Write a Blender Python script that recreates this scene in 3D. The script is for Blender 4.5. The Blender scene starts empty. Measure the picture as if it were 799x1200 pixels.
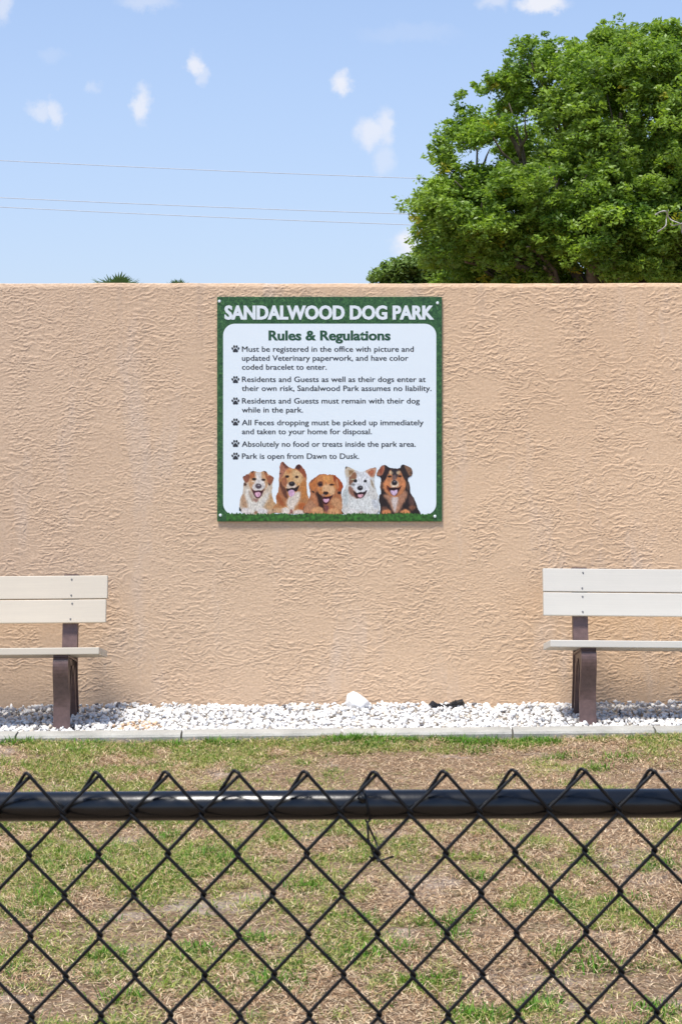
import bpy, bmesh, math, random
import numpy as np
from mathutils import Vector, Matrix
rnd = random.Random(7)
rng = np.random.default_rng(11)
R = math.radians
scene = bpy.context.scene
C = scene.collection

# ------------------------------------------------------------ camera
FPX = 2130.0            # focal length in photograph pixels (photo is 799 x 1200)
CX, CY = 400.0, 480.0   # principal point / horizon in photograph pixels
EYE = 1.66
cam_d = bpy.data.cameras.new('camera')
cam = bpy.data.objects.new('camera', cam_d); C.objects.link(cam)
cam.location = (0, 0, EYE); cam.rotation_euler = (R(90), 0, 0)
cam_d.sensor_fit = 'VERTICAL'; cam_d.sensor_height = 36.0; cam_d.sensor_width = 24.0
cam_d.lens = FPX / 1200 * 36.0
cam_d.shift_y = -(600 - CY) / 1200; cam_d.shift_x = 0.0
cam_d.clip_start = 0.05; cam_d.clip_end = 3000
cam_d.dof.use_dof = True; cam_d.dof.focus_distance = 9.6; cam_d.dof.aperture_fstop = 30
scene.camera = cam

# ------------------------------------------------------------ world, sun, exposure
SUN_EL, SUN_AZ = 70.0, 218.0   # azimuth measured clockwise from +Y (the wall side)
def lin(r, g, b):
    f = lambda c: (c/255/12.92 if c/255 <= .04045 else ((c/255+.055)/1.055)**2.4)
    return (f(r), f(g), f(b), 1)
def mathn(nt, op, a, b=None, c=None, clamp=False):
    n = nt.nodes.new('ShaderNodeMath'); n.operation = op; n.use_clamp = clamp
    for i, v in enumerate((a, b, c)):
        if v is None: continue
        if isinstance(v, (int, float)): n.inputs[i].default_value = v
        else: nt.links.new(v, n.inputs[i])
    return n.outputs[0]
def vmath(nt, op, a, b=None, out=0):
    n = nt.nodes.new('ShaderNodeVectorMath'); n.operation = op
    for i, v in enumerate((a, b)):
        if v is None: continue
        if isinstance(v, (tuple, Vector)): n.inputs[i].default_value = v
        else: nt.links.new(v, n.inputs[i])
    return n.outputs[out]
world = bpy.data.worlds.new('World'); scene.world = world
world.use_nodes = True
nt = world.node_tree; nt.nodes.clear()
tc = nt.nodes.new('ShaderNodeTexCoord')
sky = nt.nodes.new('ShaderNodeTexSky'); sky.sky_type = 'NISHITA'; sky.sun_disc = False
sky.sun_elevation = R(SUN_EL); sky.sun_rotation = R(SUN_AZ)
sky.air_density = 1.0; sky.dust_density = 0.5; sky.ozone_density = 2.0; sky.altitude = 10
d = tc.outputs['Generated']
hue = nt.nodes.new('ShaderNodeMix'); hue.data_type = 'RGBA'; hue.blend_type = 'MULTIPLY'
hue.inputs[0].default_value = 1.0
nt.links.new(sky.outputs[0], hue.inputs[6]); hue.inputs[7].default_value = (.86, .93, 1.03, 1)
# scattered cloud puffs, seen low over the wall
nz = nt.nodes.new('ShaderNodeTexNoise'); nz.inputs['Scale'].default_value = 75; nz.inputs['Detail'].default_value = 7; nz.inputs['Roughness'].default_value = .62
nt.links.new(d, nz.inputs['Vector'])
wob = vmath(nt, 'MULTIPLY', vmath(nt, 'SUBTRACT', nz.outputs['Color'], (0.5, 0.5, 0.5)), (0.017, 0.017, 0.017))
dw = vmath(nt, 'ADD', d, wob)
puffs = [(50,126,17,11,.5),(66,132,10,16,.6),(168,120,12,22,.75),(168,108,9,14,.5),(229,74,12,13,.8),(236,84,8,12,.4),(402,98,12,13,.85),
         (436,158,20,17,.7),(450,148,13,26,.65),(452,188,14,18,.35),(478,284,18,16,.9),(632,4,30,11,.9),(110,103,10,9,.25),
         (575,2,16,12,.45),(172,2,34,10,.35),(4,8,12,18,.5),(62,66,14,10,.12),(652,70,16,18,.75),(480,40,60,12,.1),(500,310,20,20,.4),
         (-120,180,40,18,.7),(-260,60,60,26,.8),(980,90,50,24,.8),(1150,220,40,16,.6),(60,-180,60,30,.8),(520,-260,80,36,.8),(-420,-120,80,40,.8)]
cov = None
for (px, py, rx, ry, amt) in puffs:
    c = Vector(((px-CX)/FPX, 1.0, (CY-py)/FPX)); ln = c.length; c.normalize()
    q = vmath(nt, 'SUBTRACT', dw, tuple(c))
    q = vmath(nt, 'MULTIPLY', q, (FPX*ln/rx/1.5, FPX*ln/rx/1.5, FPX*ln/ry/1.5))
    L = vmath(nt, 'LENGTH', q, out=1)
    mr = nt.nodes.new('ShaderNodeMapRange'); mr.interpolation_type = 'SMOOTHSTEP'
    nt.links.new(L, mr.inputs[0]); mr.inputs[1].default_value = .9; mr.inputs[2].default_value = 0.25
    mr.inputs[3].default_value = 0.0; mr.inputs[4].default_value = amt
    cov = mr.outputs[0] if cov is None else mathn(nt, 'MAXIMUM', cov, mr.outputs[0])
# more puffs all over the higher sky
nz2 = nt.nodes.new('ShaderNodeTexNoise'); nz2.inputs['Scale'].default_value = 5; nz2.inputs['Detail'].default_value = 6
nt.links.new(d, nz2.inputs['Vector'])
m2 = nt.nodes.new('ShaderNodeMapRange'); m2.interpolation_type = 'SMOOTHSTEP'
nt.links.new(nz2.outputs['Fac'], m2.inputs[0]); m2.inputs[1].default_value = .58; m2.inputs[2].default_value = .72; m2.inputs[4].default_value = .8
sx = nt.nodes.new('ShaderNodeSeparateXYZ'); nt.links.new(d, sx.inputs[0])
hi = nt.nodes.new('ShaderNodeMapRange'); nt.links.new(sx.outputs[2], hi.inputs[0]); hi.inputs[1].default_value = .3; hi.inputs[2].default_value = .5
cov = mathn(nt, 'MAXIMUM', cov, mathn(nt, 'MULTIPLY', m2.outputs[0], hi.outputs[0]))
cm = nt.nodes.new('ShaderNodeMix'); cm.data_type = 'RGBA'
sz_ = nt.nodes.new('ShaderNodeSeparateXYZ'); nt.links.new(d, sz_.inputs[0])
hz = nt.nodes.new('ShaderNodeMapRange'); hz.interpolation_type = 'SMOOTHSTEP'; nt.links.new(sz_.outputs[2], hz.inputs[0])
hz.inputs[1].default_value = -.05; hz.inputs[2].default_value = .55; hz.inputs[3].default_value = .72; hz.inputs[4].default_value = .0
hm = nt.nodes.new('ShaderNodeMix'); hm.data_type = 'RGBA'; nt.links.new(hz.outputs[0], hm.inputs[0])
nt.links.new(hue.outputs[2], hm.inputs[6]); hm.inputs[7].default_value = (2.95, 3.45, 4.75, 1)
nt.links.new(cov, cm.inputs[0]); nt.links.new(hm.outputs[2], cm.inputs[6]); cm.inputs[7].default_value = (4.9, 4.95, 5.3, 1)
bg = nt.nodes.new('ShaderNodeBackground'); bg.inputs[1].default_value = 0.108
nt.links.new(cm.outputs[2], bg.inputs[0])
wo = nt.nodes.new('ShaderNodeOutputWorld'); nt.links.new(bg.outputs[0], wo.inputs[0])

sun_d = bpy.data.lights.new('sun', 'SUN'); sun_d.energy = 3.5; sun_d.angle = R(12); sun_d.color = (1.0, .95, .88)
sun = bpy.data.objects.new('sun', sun_d); C.objects.link(sun)
el, az = R(SUN_EL), R(SUN_AZ)
sdir = Vector((math.sin(az)*math.cos(el), math.cos(az)*math.cos(el), math.sin(el)))
sun.rotation_euler = sdir.to_track_quat('Z', 'Y').to_euler(); sun.location = (2, -4, 12)
scene.view_settings.view_transform = 'Standard'; scene.view_settings.look = 'None'
scene.view_settings.gamma = 1; scene.view_settings.exposure = 0.76
scene.cycles.max_bounces = 6; scene.cycles.diffuse_bounces = 4

# ------------------------------------------------------------ helpers
def px_pt(px, py, dist):
    return Vector(((px-CX)/FPX*dist, dist, EYE + (CY-py)/FPX*dist))
def gz(x): return 0.009*max(-9.0, min(9.0, x))       # the lawn rises gently to the right
def tag(o, label=None, cat=None, group=None, kind=None):
    if label: o['label'] = label
    if cat: o['category'] = cat
    if group: o['group'] = group
    if kind: o['kind'] = kind
    return o
def empty(name, loc, label, cat, group=None):
    o = bpy.data.objects.new(name, None); C.objects.link(o); o.location = loc; o.empty_display_size = .2
    return tag(o, label, cat, group)
def link(name, me, mat=None, parent=None, loc=None):
    o = bpy.data.objects.new(name, me); C.objects.link(o)
    if mat is not None and len(me.materials) == 0: me.materials.append(mat)
    if parent is not None: o.parent = parent
    if loc is not None: o.location = loc
    return o
def from_bm(name, bm, mat=None, parent=None, smooth=False, loc=None):
    bmesh.ops.recalc_face_normals(bm, faces=bm.faces[:])
    me = bpy.data.meshes.new(name); bm.to_mesh(me); bm.free()
    if smooth: me.polygons.foreach_set('use_smooth', [True]*len(me.polygons))
    return link(name, me, mat, parent, loc)
def np_mesh(name, verts, faces, cols=None, smooth=False):
    """verts (n,3); faces: list of int arrays (m,k)"""
    me = bpy.data.meshes.new(name)
    me.vertices.add(len(verts)); me.vertices.foreach_set('co', np.asarray(verts, np.float32).ravel())
    loops = np.concatenate([f.ravel() for f in faces]).astype(np.int32)
    tot = np.concatenate([np.full(len(f), f.shape[1], np.int32) for f in faces])
    st = np.concatenate([[0], np.cumsum(tot)[:-1]]).astype(np.int32)
    me.loops.add(len(loops)); me.loops.foreach_set('vertex_index', loops)
    me.polygons.add(len(tot)); me.polygons.foreach_set('loop_start', st)
    if smooth: me.polygons.foreach_set('use_smooth', np.ones(len(tot), bool))
    me.update(calc_edges=True)
    if cols is not None:
        a = me.color_attributes.new('tint', 'FLOAT_COLOR', 'POINT')
        cc = np.ones((len(verts), 4), np.float32); cc[:, :3] = cols
        a.data.foreach_set('color', cc.ravel())
    return me
def box(bm, x0, x1, y0, y1, z0, z1, bev=0.0):
    r = bmesh.ops.create_cube(bm, size=1)
    bmesh.ops.scale(bm, vec=(x1-x0, y1-y0, z1-z0), verts=r['verts'])
    bmesh.ops.translate(bm, vec=((x0+x1)/2, (y0+y1)/2, (z0+z1)/2), verts=r['verts'])
    if bev:
        es = list({e for v in r['verts'] for e in v.link_edges})
        bmesh.ops.bevel(bm, geom=es, offset=bev, segments=2, affect='EDGES', profile=.6)
def tube_arrays(pts, rad, sides=6, cap=True):
    pts = [Vector(p) for p in pts]; n = len(pts)
    if not hasattr(rad, '__len__'): rad = [rad]*n
    V, F = [], []
    t0 = (pts[1]-pts[0]).normalized()
    u = t0.orthogonal().normalized()
    for i, p in enumerate(pts):
        t = (pts[min(i+1, n-1)]-pts[max(i-1, 0)]).normalized()
        u = (u - t*u.dot(t)).normalized(); v = t.cross(u)
        for k in range(sides):
            a = 2*math.pi*k/sides
            V.append(p + (u*math.cos(a)+v*math.sin(a))*rad[i])
    for i in range(n-1):
        for k in range(sides):
            a = i*sides+k; b = i*sides+(k+1) % sides
            F.append((a, b, b+sides, a+sides))
    if cap:
        F.append(tuple(range(sides))[::-1]); F.append(tuple((n-1)*sides+k for k in range(sides)))
    return V, F
def add_tube(bm, pts, rad, sides=6):
    V, F = tube_arrays(pts, rad, sides)
    vs = [bm.verts.new(v) for v in V]
    for f in F: bm.faces.new([vs[i] for i in f])
def vnoise(x, y, scale, seed=0):
    g = np.random.default_rng(seed).random((257, 257))
    xs = np.asarray(x)/scale + 1000; ys = np.asarray(y)/scale + 1000
    xi = np.floor(xs).astype(int); yi = np.floor(ys).astype(int); fx = xs-xi; fy = ys-yi
    fx = fx*fx*(3-2*fx); fy = fy*fy*(3-2*fy)
    a = g[xi % 256, yi % 256]; b = g[(xi+1) % 256, yi % 256]; c = g[xi % 256, (yi+1) % 256]; e = g[(xi+1) % 256, (yi+1) % 256]
    return (a*(1-fx)+b*fx)*(1-fy)+(c*(1-fx)+e*fx)*fy
def fbm(x, y, scale, seed=0, octv=4):
    t = 0; amp = 1; tot = 0
    for i in range(octv):
        t = t + amp*vnoise(x, y, scale/2**i, seed+i*17); tot += amp; amp *= .5
    return t/tot

# ------------------------------------------------------------ materials
def new_mat(name):
    m = bpy.data.materials.new(name); m.use_nodes = True
    return m, m.node_tree, m.node_tree.nodes['Principled BSDF']
def ramp(nt, fac, stops):
    r = nt.nodes.new('ShaderNodeValToRGB'); nt.links.new(fac, r.inputs[0])
    e = r.color_ramp.elements
    while len(e) < len(stops): e.new(.5)
    for i, (p, c) in enumerate(stops): e[i].position = p; e[i].color = tuple(c)[:3]+(1,)
    return r.outputs[0]
def noise(nt, vec, scale, detail=4, rough=.5, dist=0.0):
    n = nt.nodes.new('ShaderNodeTexNoise'); n.inputs['Scale'].default_value = scale; n.inputs['Detail'].default_value = detail
    n.inputs['Roughness'].default_value = rough; n.inputs['Distortion'].default_value = dist
    if vec is not None: nt.links.new(vec, n.inputs['Vector'])
    return n.outputs['Fac']
def objvec(nt, scale=(1, 1, 1)):
    t = nt.nodes.new('ShaderNodeTexCoord'); m = nt.nodes.new('ShaderNodeMapping'); m.inputs['Scale'].default_value = scale
    nt.links.new(t.outputs['Object'], m.inputs[0]); return m.outputs[0]
def mixc(nt, fac, a, b, mode='MIX'):
    m = nt.nodes.new('ShaderNodeMix'); m.data_type = 'RGBA'; m.blend_type = mode
    for i, v in ((0, fac), (6, a), (7, b)):
        if isinstance(v, (int, float, tuple)): m.inputs[i].default_value = v
        else: nt.links.new(v, m.inputs[i])
    return m.outputs[2]
def bump(nt, h, strength, dist, bsdf, normal=None):
    b = nt.nodes.new('ShaderNodeBump'); b.inputs['Strength'].default_value = strength; b.inputs['Distance'].default_value = dist
    nt.links.new(h, b.inputs['Height'])
    if normal is not None: nt.links.new(normal, b.inputs['Normal'])
    nt.links.new(b.outputs[0], bsdf.inputs['Normal']); return b.outputs[0]
def simple(name, col, rough=.6, var=.08, scale=30, bmp=0.0, bscale=200, spec=.5, metallic=0):
    m, nt, b = new_mat(name); v = objvec(nt)
    f = noise(nt, v, scale, 5)
    lo = tuple(c*(1-var) for c in col[:3]); hi = tuple(min(1, c*(1+var)) for c in col[:3])
    nt.links.new(ramp(nt, f, [(.3, lo), (.7, hi)]), b.inputs['Base Color'])
    b.inputs['Roughness'].default_value = rough; b.inputs['Specular IOR Level'].default_value = spec; b.inputs['Metallic'].default_value = metallic
    if bmp: bump(nt, noise(nt, v, bscale, 3), bmp, .002, b)
    return m
def tinted(name, rough=.8, trans=0.0, spec=.3, bmp=0, bscale=100):
    m, nt, b = new_mat(name)
    a = nt.nodes.new('ShaderNodeAttribute'); a.attribute_name = 'tint'
    nt.links.new(a.outputs['Color'], b.inputs['Base Color'])
    b.inputs['Roughness'].default_value = rough; b.inputs['Specular IOR Level'].default_value = spec
    if bmp: bump(nt, noise(nt, objvec(nt), bscale, 3), bmp, .002, b)
    if trans:
        t = nt.nodes.new('ShaderNodeBsdfTranslucent')
        c2 = mixc(nt, 1.0, a.outputs['Color'], (1.25, 1.3, .55, 1), 'MULTIPLY')
        nt.links.new(c2, t.inputs[0])
        mx = nt.nodes.new('ShaderNodeMixShader'); mx.inputs[0].default_value = trans
        nt.links.new(b.outputs[0], mx.inputs[1]); nt.links.new(t.outputs[0], mx.inputs[2])
        nt.links.new(mx.outputs[0], nt.nodes['Material Output'].inputs[0])
    return m

# painted stucco: colour only here, the relief is modelled in the wall mesh plus fine bump
M_stucco, nt, b = new_mat('painted_stucco')
v = objvec(nt)
big = noise(nt, v, 1.3, 6, .6); streak = noise(nt, objvec(nt, (2.6, 1, .55)), 1.6, 5, .6)
c = ramp(nt, big, [(.3, (.65, .445, .275)), (.7, (.75, .535, .345))])
pale = nt.nodes.new('ShaderNodeMapRange'); nt.links.new(streak, pale.inputs[0]); pale.inputs[1].default_value = .54; pale.inputs[2].default_value = .66; pale.inputs[4].default_value = .55
c = mixc(nt, pale.outputs[0], c, (.66, .54, .44, 1))
drip = noise(nt, objvec(nt, (9, 1, .35)), 1.5, 4, .6)
dr = nt.nodes.new('ShaderNodeMapRange'); nt.links.new(drip, dr.inputs[0]); dr.inputs[1].default_value = .53; dr.inputs[2].default_value = .7; dr.inputs[4].default_value = .5
sepz = nt.nodes.new('ShaderNodeSeparateXYZ'); nt.links.new(objvec(nt), sepz.inputs[0])
tp_ = nt.nodes.new('ShaderNodeMapRange'); nt.links.new(sepz.outputs[2], tp_.inputs[0]); tp_.inputs[1].default_value = 1.75; tp_.inputs[2].default_value = 2.35
c = mixc(nt, mathn(nt, 'MULTIPLY', dr.outputs[0], tp_.outputs[0]), c, (.36, .28, .22, 1))
sg = nt.nodes.new('ShaderNodeMapRange'); nt.links.new(sepz.outputs[0], sg.inputs[0]); sg.inputs[1].default_value = -2.2; sg.inputs[2].default_value = .8; sg.inputs[3].default_value = .42; sg.inputs[4].default_value = 0
c = mixc(nt, sg.outputs[0], c, (.40, .34, .30, 1))    # wall colour blends to a duller tone towards the left end
sp0 = nt.nodes.new('ShaderNodeMapRange'); nt.links.new(sepz.outputs[2], sp0.inputs[0]); sp0.inputs[1].default_value = .16; sp0.inputs[2].default_value = .02; sp0.inputs[4].default_value = .35
c = mixc(nt, mathn(nt, 'MULTIPLY', sp0.outputs[0], noise(nt, v, 14, 5, .7)), c, (.42, .33, .25, 1))
sp = noise(nt, v, 70, 3)
c = mixc(nt, .35, c, ramp(nt, sp, [(.3, (.52, .35, .22)), (.7, (.86, .63, .44))]))
nt.links.new(c, b.inputs['Base Color']); b.inputs['Roughness'].default_value = .75; b.inputs['Specular IOR Level'].default_value = .25
bump(nt, noise(nt, v, 260, 4), .35, .0012, b)

M_ground, nt, b = new_mat('dry_lawn_soil'); v = objvec(nt)
n1 = noise(nt, v, 2.2, 6, .6); n2 = noise(nt, v, 60, 6, .7); n3 = noise(nt, v, 9, 5, .6)
c = ramp(nt, n2, [(.25, (.08, .05, .03)), (.5, (.235, .16, .10)), (.75, (.48, .375, .28))])
g = nt.nodes.new('ShaderNodeMapRange'); nt.links.new(n3, g.inputs[0]); g.inputs[1].default_value = .55; g.inputs[2].default_value = .65; g.inputs[4].default_value = .3
c = mixc(nt, g.outputs[0], c, (.16, .19, .06, 1))
s = nt.nodes.new('ShaderNodeMapRange'); nt.links.new(n1, s.inputs[0]); s.inputs[1].default_value = .56; s.inputs[2].default_value = .64; s.inputs[4].default_value = .7
c = mixc(nt, s.outputs[0], c, (.42, .35, .30, 1))
nt.links.new(c, b.inputs['Base Color']); b.inputs['Roughness'].default_value = .95; b.inputs['Specular IOR Level'].default_value = .15
bump(nt, n2, .8, .02, b)

M_soilbed = simple('gravel_bed_soil', (.38, .35, .31), .95, .3, 40, .6, 120, .2)
M_concrete, nt, b = new_mat('concrete_edging'); v = objvec(nt)
n1 = noise(nt, v, 6, 6, .65); n2 = noise(nt, v, 150, 4, .7)
c = ramp(nt, n1, [(.3, (.19, .185, .16)), (.5, (.30, .29, .255)), (.7, (.38, .37, .33))])
c = mixc(nt, .3, c, ramp(nt, n2, [(.3, (.3, .29, .26)), (.7, (.7, .68, .62))]))
nt.links.new(c, b.inputs['Base Color']); b.inputs['Roughness'].default_value = .9; bump(nt, n2, .5, .003, b)

M_grass = tinted('grass_blades', .6, .25, .3)
M_straw = tinted('dry_thatch', .85, 0, .15)
M_leaf = tinted('oak_leaves', .45, .45, .4)
M_bluerleaf = tinted('small_tree_leaves', .5, .3, .4)  # leaves of the small tree, less translucent than the oak's
M_frond = tinted('palm_fronds', .5, .2, .4)
M_stone = tinted('white_marble_chips', .7, 0, .35, .4, 90)
M_bark = simple('oak_bark', (.17, .14, .11), .95, .35, 12, .8, 30, .2)
M_palebark = simple('pale_dead_bark', (.42, .40, .36), .9, .2, 12, .3, 60, .2)
M_print = tinted('printed_artwork', .45, 0, .4)
def board_mat(name, col):
    m, nt, b = new_mat(name)
    gr = noise(nt, objvec(nt, (.7, 30, 30)), 6, 4, .6)
    f2 = noise(nt, objvec(nt), 3, 4)
    c = ramp(nt, gr, [(.3, tuple(x*.95 for x in col)), (.7, tuple(min(1, x*1.03) for x in col))])
    c = mixc(nt, .25, c, ramp(nt, f2, [(.35, tuple(x*.9 for x in col)), (.65, tuple(min(1, x*1.05) for x in col))]))
    nt.links.new(c, b.inputs['Base Color']); b.inputs['Roughness'].default_value = .55
    bump(nt, gr, .12, .001, b); return m
M_board_l = board_mat('cream_recycled_board', (.575, .515, .42))
M_board_r = board_mat('off_white_recycled_board', (.58, .555, .495))
M_brown = simple('brown_cast_frame', (.125, .078, .070), .40, .2, 40, .25, 150, .5)
M_screw = simple('dull_steel', (.25, .24, .23), .45, .1, 50, 0, 10, .5, .6)
M_black = simple('black_vinyl', (.005, .0052, .0055), .42, .3, 60, .15, 300, .32)
M_rail = simple('black_painted_rail', (.004, .0042, .0045), .27, .3, 20, .12, 90, .6)
M_rock = simple('white_rock', (.80, .79, .77), .8, .1, 14, .8, 40, .3)
M_scrap = simple('black_plastic_scrap', (.018, .018, .02), .35, .4, 30, .6, 60, .5)
M_wire = simple('grey_cable', (.48, .50, .53), .6, .1, 5)
M_pole = simple('weathered_pole', (.22, .18, .14), .9, .2, 8, .4, 20)
M_white = simple('sign_white', (.79, .87, .91), .35, .01, 2, 0, 10, .4)
M_titlew = simple('sign_title_white', (.76, .82, .85), .4, .02, 2)
M_dark = simple('sign_dark_grey_print', (.03, .034, .042), .45, .05, 5)
M_gprint = simple('sign_green_print', (.018, .085, .040), .45, .1, 30)
M_brightgrass = simple('sign_bright_grass_print', (.035, .13, .02), .4, .7, 60)
M_signback, nt, b = new_mat('sign_grass_print'); v = objvec(nt, (1, 1, 1))
c = ramp(nt, noise(nt, v, 55, 6, .75, 1.5), [(.3, (.006, .026, .012)), (.46, (.02, .08, .028)), (.58, (.05, .15, .045)), (.72, (.17, .34, .13))])
nt.links.new(c, b.inputs['Base Color']); b.inputs['Roughness'].default_value = .4

# ------------------------------------------------------------ the ground
xs = np.concatenate([[-1500, -400, -100, -30, -15, -9], np.arange(-6, 6.01, .1), [9, 15, 30, 100, 400, 1500]])
ys = np.concatenate([[-300, -60, -20, -8, -3], np.arange(0, 9.10, .1), [9.13], [12, 20, 40, 80, 200, 600, 2000]])
XX, YY = np.meshgrid(xs, ys, indexing='ij')
inner = (np.abs(XX) < 6.05) & (YY > -.1) & (YY < 9.1)
ZZ = .009*np.clip(XX, -9, 9) + np.where(inner, (fbm(XX, YY, .8, 3, 2)-.5)*.035, 0)
nx, ny = XX.shape
idx = np.arange(nx*ny).reshape(nx, ny)
F = np.stack([idx[:-1, :-1], idx[1:, :-1], idx[1:, 1:], idx[:-1, 1:]], -1).reshape(-1, 4)
me = np_mesh('lawn_ground', np.stack([XX, YY, ZZ], -1).reshape(-1, 3), [F], smooth=True)
tag(link('lawn_ground', me, M_ground), 'patchy dry lawn ground', kind='structure')
def ground_h(x, y):
    return .009*np.clip(x, -9, 9) + (fbm(x, y, .8, 3, 2)-.5)*.035

# soil under the gravel, a thin sheet between edging and wall
bm = bmesh.new()
a = [bm.verts.new(p) for p in ((-7, 9.225, gz(-7)+.008), (7, 9.225, gz(7)+.008), (7, 10.0, gz(7)+.008), (-7, 10.0, gz(-7)+.008))]
bm.faces.new(a)
tag(from_bm('gravel_bed', bm, M_soilbed), 'earth bed under the white gravel', kind='structure')

# ------------------------------------------------------------ stucco wall
def stucco_relief(X, Z):
    # knock-down skip-trowel texture: overlapping lobed sheets with a lip at the lower edge
    wx = X + .05*(fbm(X, Z, .16, 31)-.5); 
    h = np.zeros_like(X)
    for i, (sc, amp, asp, wl) in enumerate(((.042, .0021, 1.7, .065), (.028, .0017, 1.6, .045), (.018, .0010, 1.4, .03))):
        w = fbm(X, Z, wl, 50+i*7, 3)-.5
        ph = fbm(X*.8+.03*w, Z*asp + .06*w, sc*1.7, 70+i*9, 3)*4.2 + Z/sc*.95
        saw = ph-np.floor(ph)                       # ramps up, drops sharply -> ledges
        e = np.clip(saw, 0, 1); lip = np.where(e < .85, (e/.85)**2.2, 1-(e-.85)/.15)
        m = np.clip((fbm(X, Z, .16, 90+i*5, 3)-.36)/.2, .22, 1)
        h += amp*lip*m
    h += .0035*(fbm(X, Z, .5, 130)-.5)
    return h
WX0, WX1, WTOP = -7.0, 7.0, 2.355
xs = np.concatenate([np.linspace(WX0, -2.2, 420), np.linspace(-2.2, 2.2, 1300)[1:-1], np.linspace(2.2, WX1, 420)])
zs = np.linspace(-.12, WTOP, 760)
XX, ZZ = np.meshgrid(xs, zs, indexing='ij')
H = stucco_relief(XX, ZZ)
edge = np.clip((WTOP-ZZ)/.02, 0, 1)
YY = 10.0 - H + (1-edge)*.006
topv = .004*(fbm(xs, xs*0, .12, 200)-.5)+.006*(fbm(xs, xs*0, 1.1, 210)-.5)
ZZ2 = ZZ + topv[:, None]*(ZZ > WTOP-.05)
nx, ny = XX.shape; idx = np.arange(nx*ny).reshape(nx, ny)
F = [np.stack([idx[:-1, :-1], idx[1:, :-1], idx[1:, 1:], idx[:-1, 1:]], -1).reshape(-1, 4)]
V = np.stack([XX, YY, ZZ2], -1).reshape(-1, 3)
# top and back
nb = len(V)
tx = xs; tb = np.stack([tx, np.full(nx, 10.0+.21), WTOP+topv+.001], -1); bb = np.stack([tx, np.full(nx, 10.0+.21), np.full(nx, -.12)], -1)
V = np.concatenate([V, tb, bb])
it = nb+np.arange(nx); ib = nb+nx+np.arange(nx)
F.append(np.stack([idx[:-1, -1], idx[1:, -1], it[1:], it[:-1]], -1))
F.append(np.stack([it[:-1], it[1:], ib[1:], ib[:-1]], -1))
F.append(np.array([[idx[0, 0], idx[0, -1], it[0], ib[0]], [idx[-1, 0], ib[-1], it[-1], idx[-1, -1]]]))
me = np_mesh('stucco_wall', V, F, smooth=True)
tag(link('stucco_wall', me, M_stucco), 'long tan textured stucco wall carrying the green park rules sign', 'wall')

# ------------------------------------------------------------ concrete edging (sections are parts)
edging = empty('concrete_edging', (0, 9.25, 0), 'low grey concrete edging strip between lawn and white gravel', 'edging')
joints = [-6.9, -6.0, -5.15, -4.3, -3.4, -2.52, -1.63, -.80, .005, .86, 1.575, 2.42, 3.25, 4.1, 4.95, 5.8, 6.7]
for x0, x1 in zip(joints[:-1], joints[1:]):
    bm = bmesh.new()
    n = 14; prof = [(0, -.06), (-.002, .026), (.006, .037), (.03, .042), (.105, .044), (.118, .036), (.12, -.06)]
    rings = []
    dz = rnd.uniform(-.003, .003)
    for i in range(n+1):
        x = x0+.005+(x1-x0-.010)*i/n
        rings.append([bm.verts.new((x, 9.115-9.25+p+rnd.uniform(-.0015, .0015), gz(x)+q+dz*(1-i/n)+rnd.uniform(-.001, .001))) for p, q in prof])
    for a, b_ in zip(rings[:-1], rings[1:]):
        for k in range(len(prof)-1): bm.faces.new((a[k], b_[k], b_[k+1], a[k+1]))
        bm.faces.new((a[-1], b_[-1], b_[0], a[0]))
    bm.faces.new(rings[0][::-1]); bm.faces.new(rings[-1])
    o = from_bm('edging_section', bm, M_concrete, edging, smooth=False)

# ------------------------------------------------------------ gravel
protos = []
for k in range(26):
    bm = bmesh.new(); ax = (1, rnd.uniform(.55, .85), rnd.uniform(.4, .7))
    for i in range(15):
        d3 = Vector((rnd.gauss(0, 1), rnd.gauss(0, 1), rnd.gauss(0, 1))).normalized()*rnd.uniform(.8, 1)
        bm.verts.new((d3.x*ax[0], d3.y*ax[1], d3.z*ax[2]))
    r = bmesh.ops.convex_hull(bm, input=bm.verts[:])
    bmesh.ops.delete(bm, geom=[v for v in bm.verts if not v.link_faces], context='VERTS')
    bm.verts.index_update()
    protos.append((np.array([v.co[:] for v in bm.verts]), np.array([[v.index for v in f.verts] for f in bm.faces])))
    bm.free()
def gravel(name, pts, sizes, cols):
    Vs, Fs, Cs, off = [], [], [], 0
    for p, s, c in zip(pts, sizes, cols):
        pv, pf = protos[rng.integers(len(protos))]
        q = rng.normal(size=4); q[0] += 1.2; q[1:3] *= .6; q /= np.linalg.norm(q); w, x, y, z = q
        Rm = np.array([[1-2*(y*y+z*z), 2*(x*y-z*w), 2*(x*z+y*w)], [2*(x*y+z*w), 1-2*(x*x+z*z), 2*(y*z-x*w)], [2*(x*z-y*w), 2*(y*z+x*w), 1-2*(x*x+y*y)]])
        a = rng.uniform(0, 6.28); Rz = np.array([[math.cos(a), -math.sin(a), 0], [math.sin(a), math.cos(a), 0], [0, 0, 1]])
        Vs.append((pv*s)@(Rz@Rm).T+p); Fs.append(pf+off); off += len(pv); Cs.append(np.tile(c, (len(pv), 1)))
    return np_mesh(name, np.concatenate(Vs), [np.concatenate(Fs)], np.concatenate(Cs))
def stone_cols(n):
    u = rng.random(n); base = np.array([.82, .80, .765])[None]*rng.uniform(.80, 1.06, (n, 1))
    base[u < .15] = np.array([.60, .60, .60])*rng.uniform(.8, 1.1, ((u < .15).sum(), 1))
    base[u < .035] = np.array([.42, .43, .45])*rng.uniform(.7, 1.1, ((u < .035).sum(), 1))
    base[u < .012] = np.array([.15, .14, .14])
    m = (u > .93); base[m] = np.array([.72, .64, .54])*rng.uniform(.75, 1.1, (m.sum(), 1))
    return np.clip(base, 0, .9)
n = 10500
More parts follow.
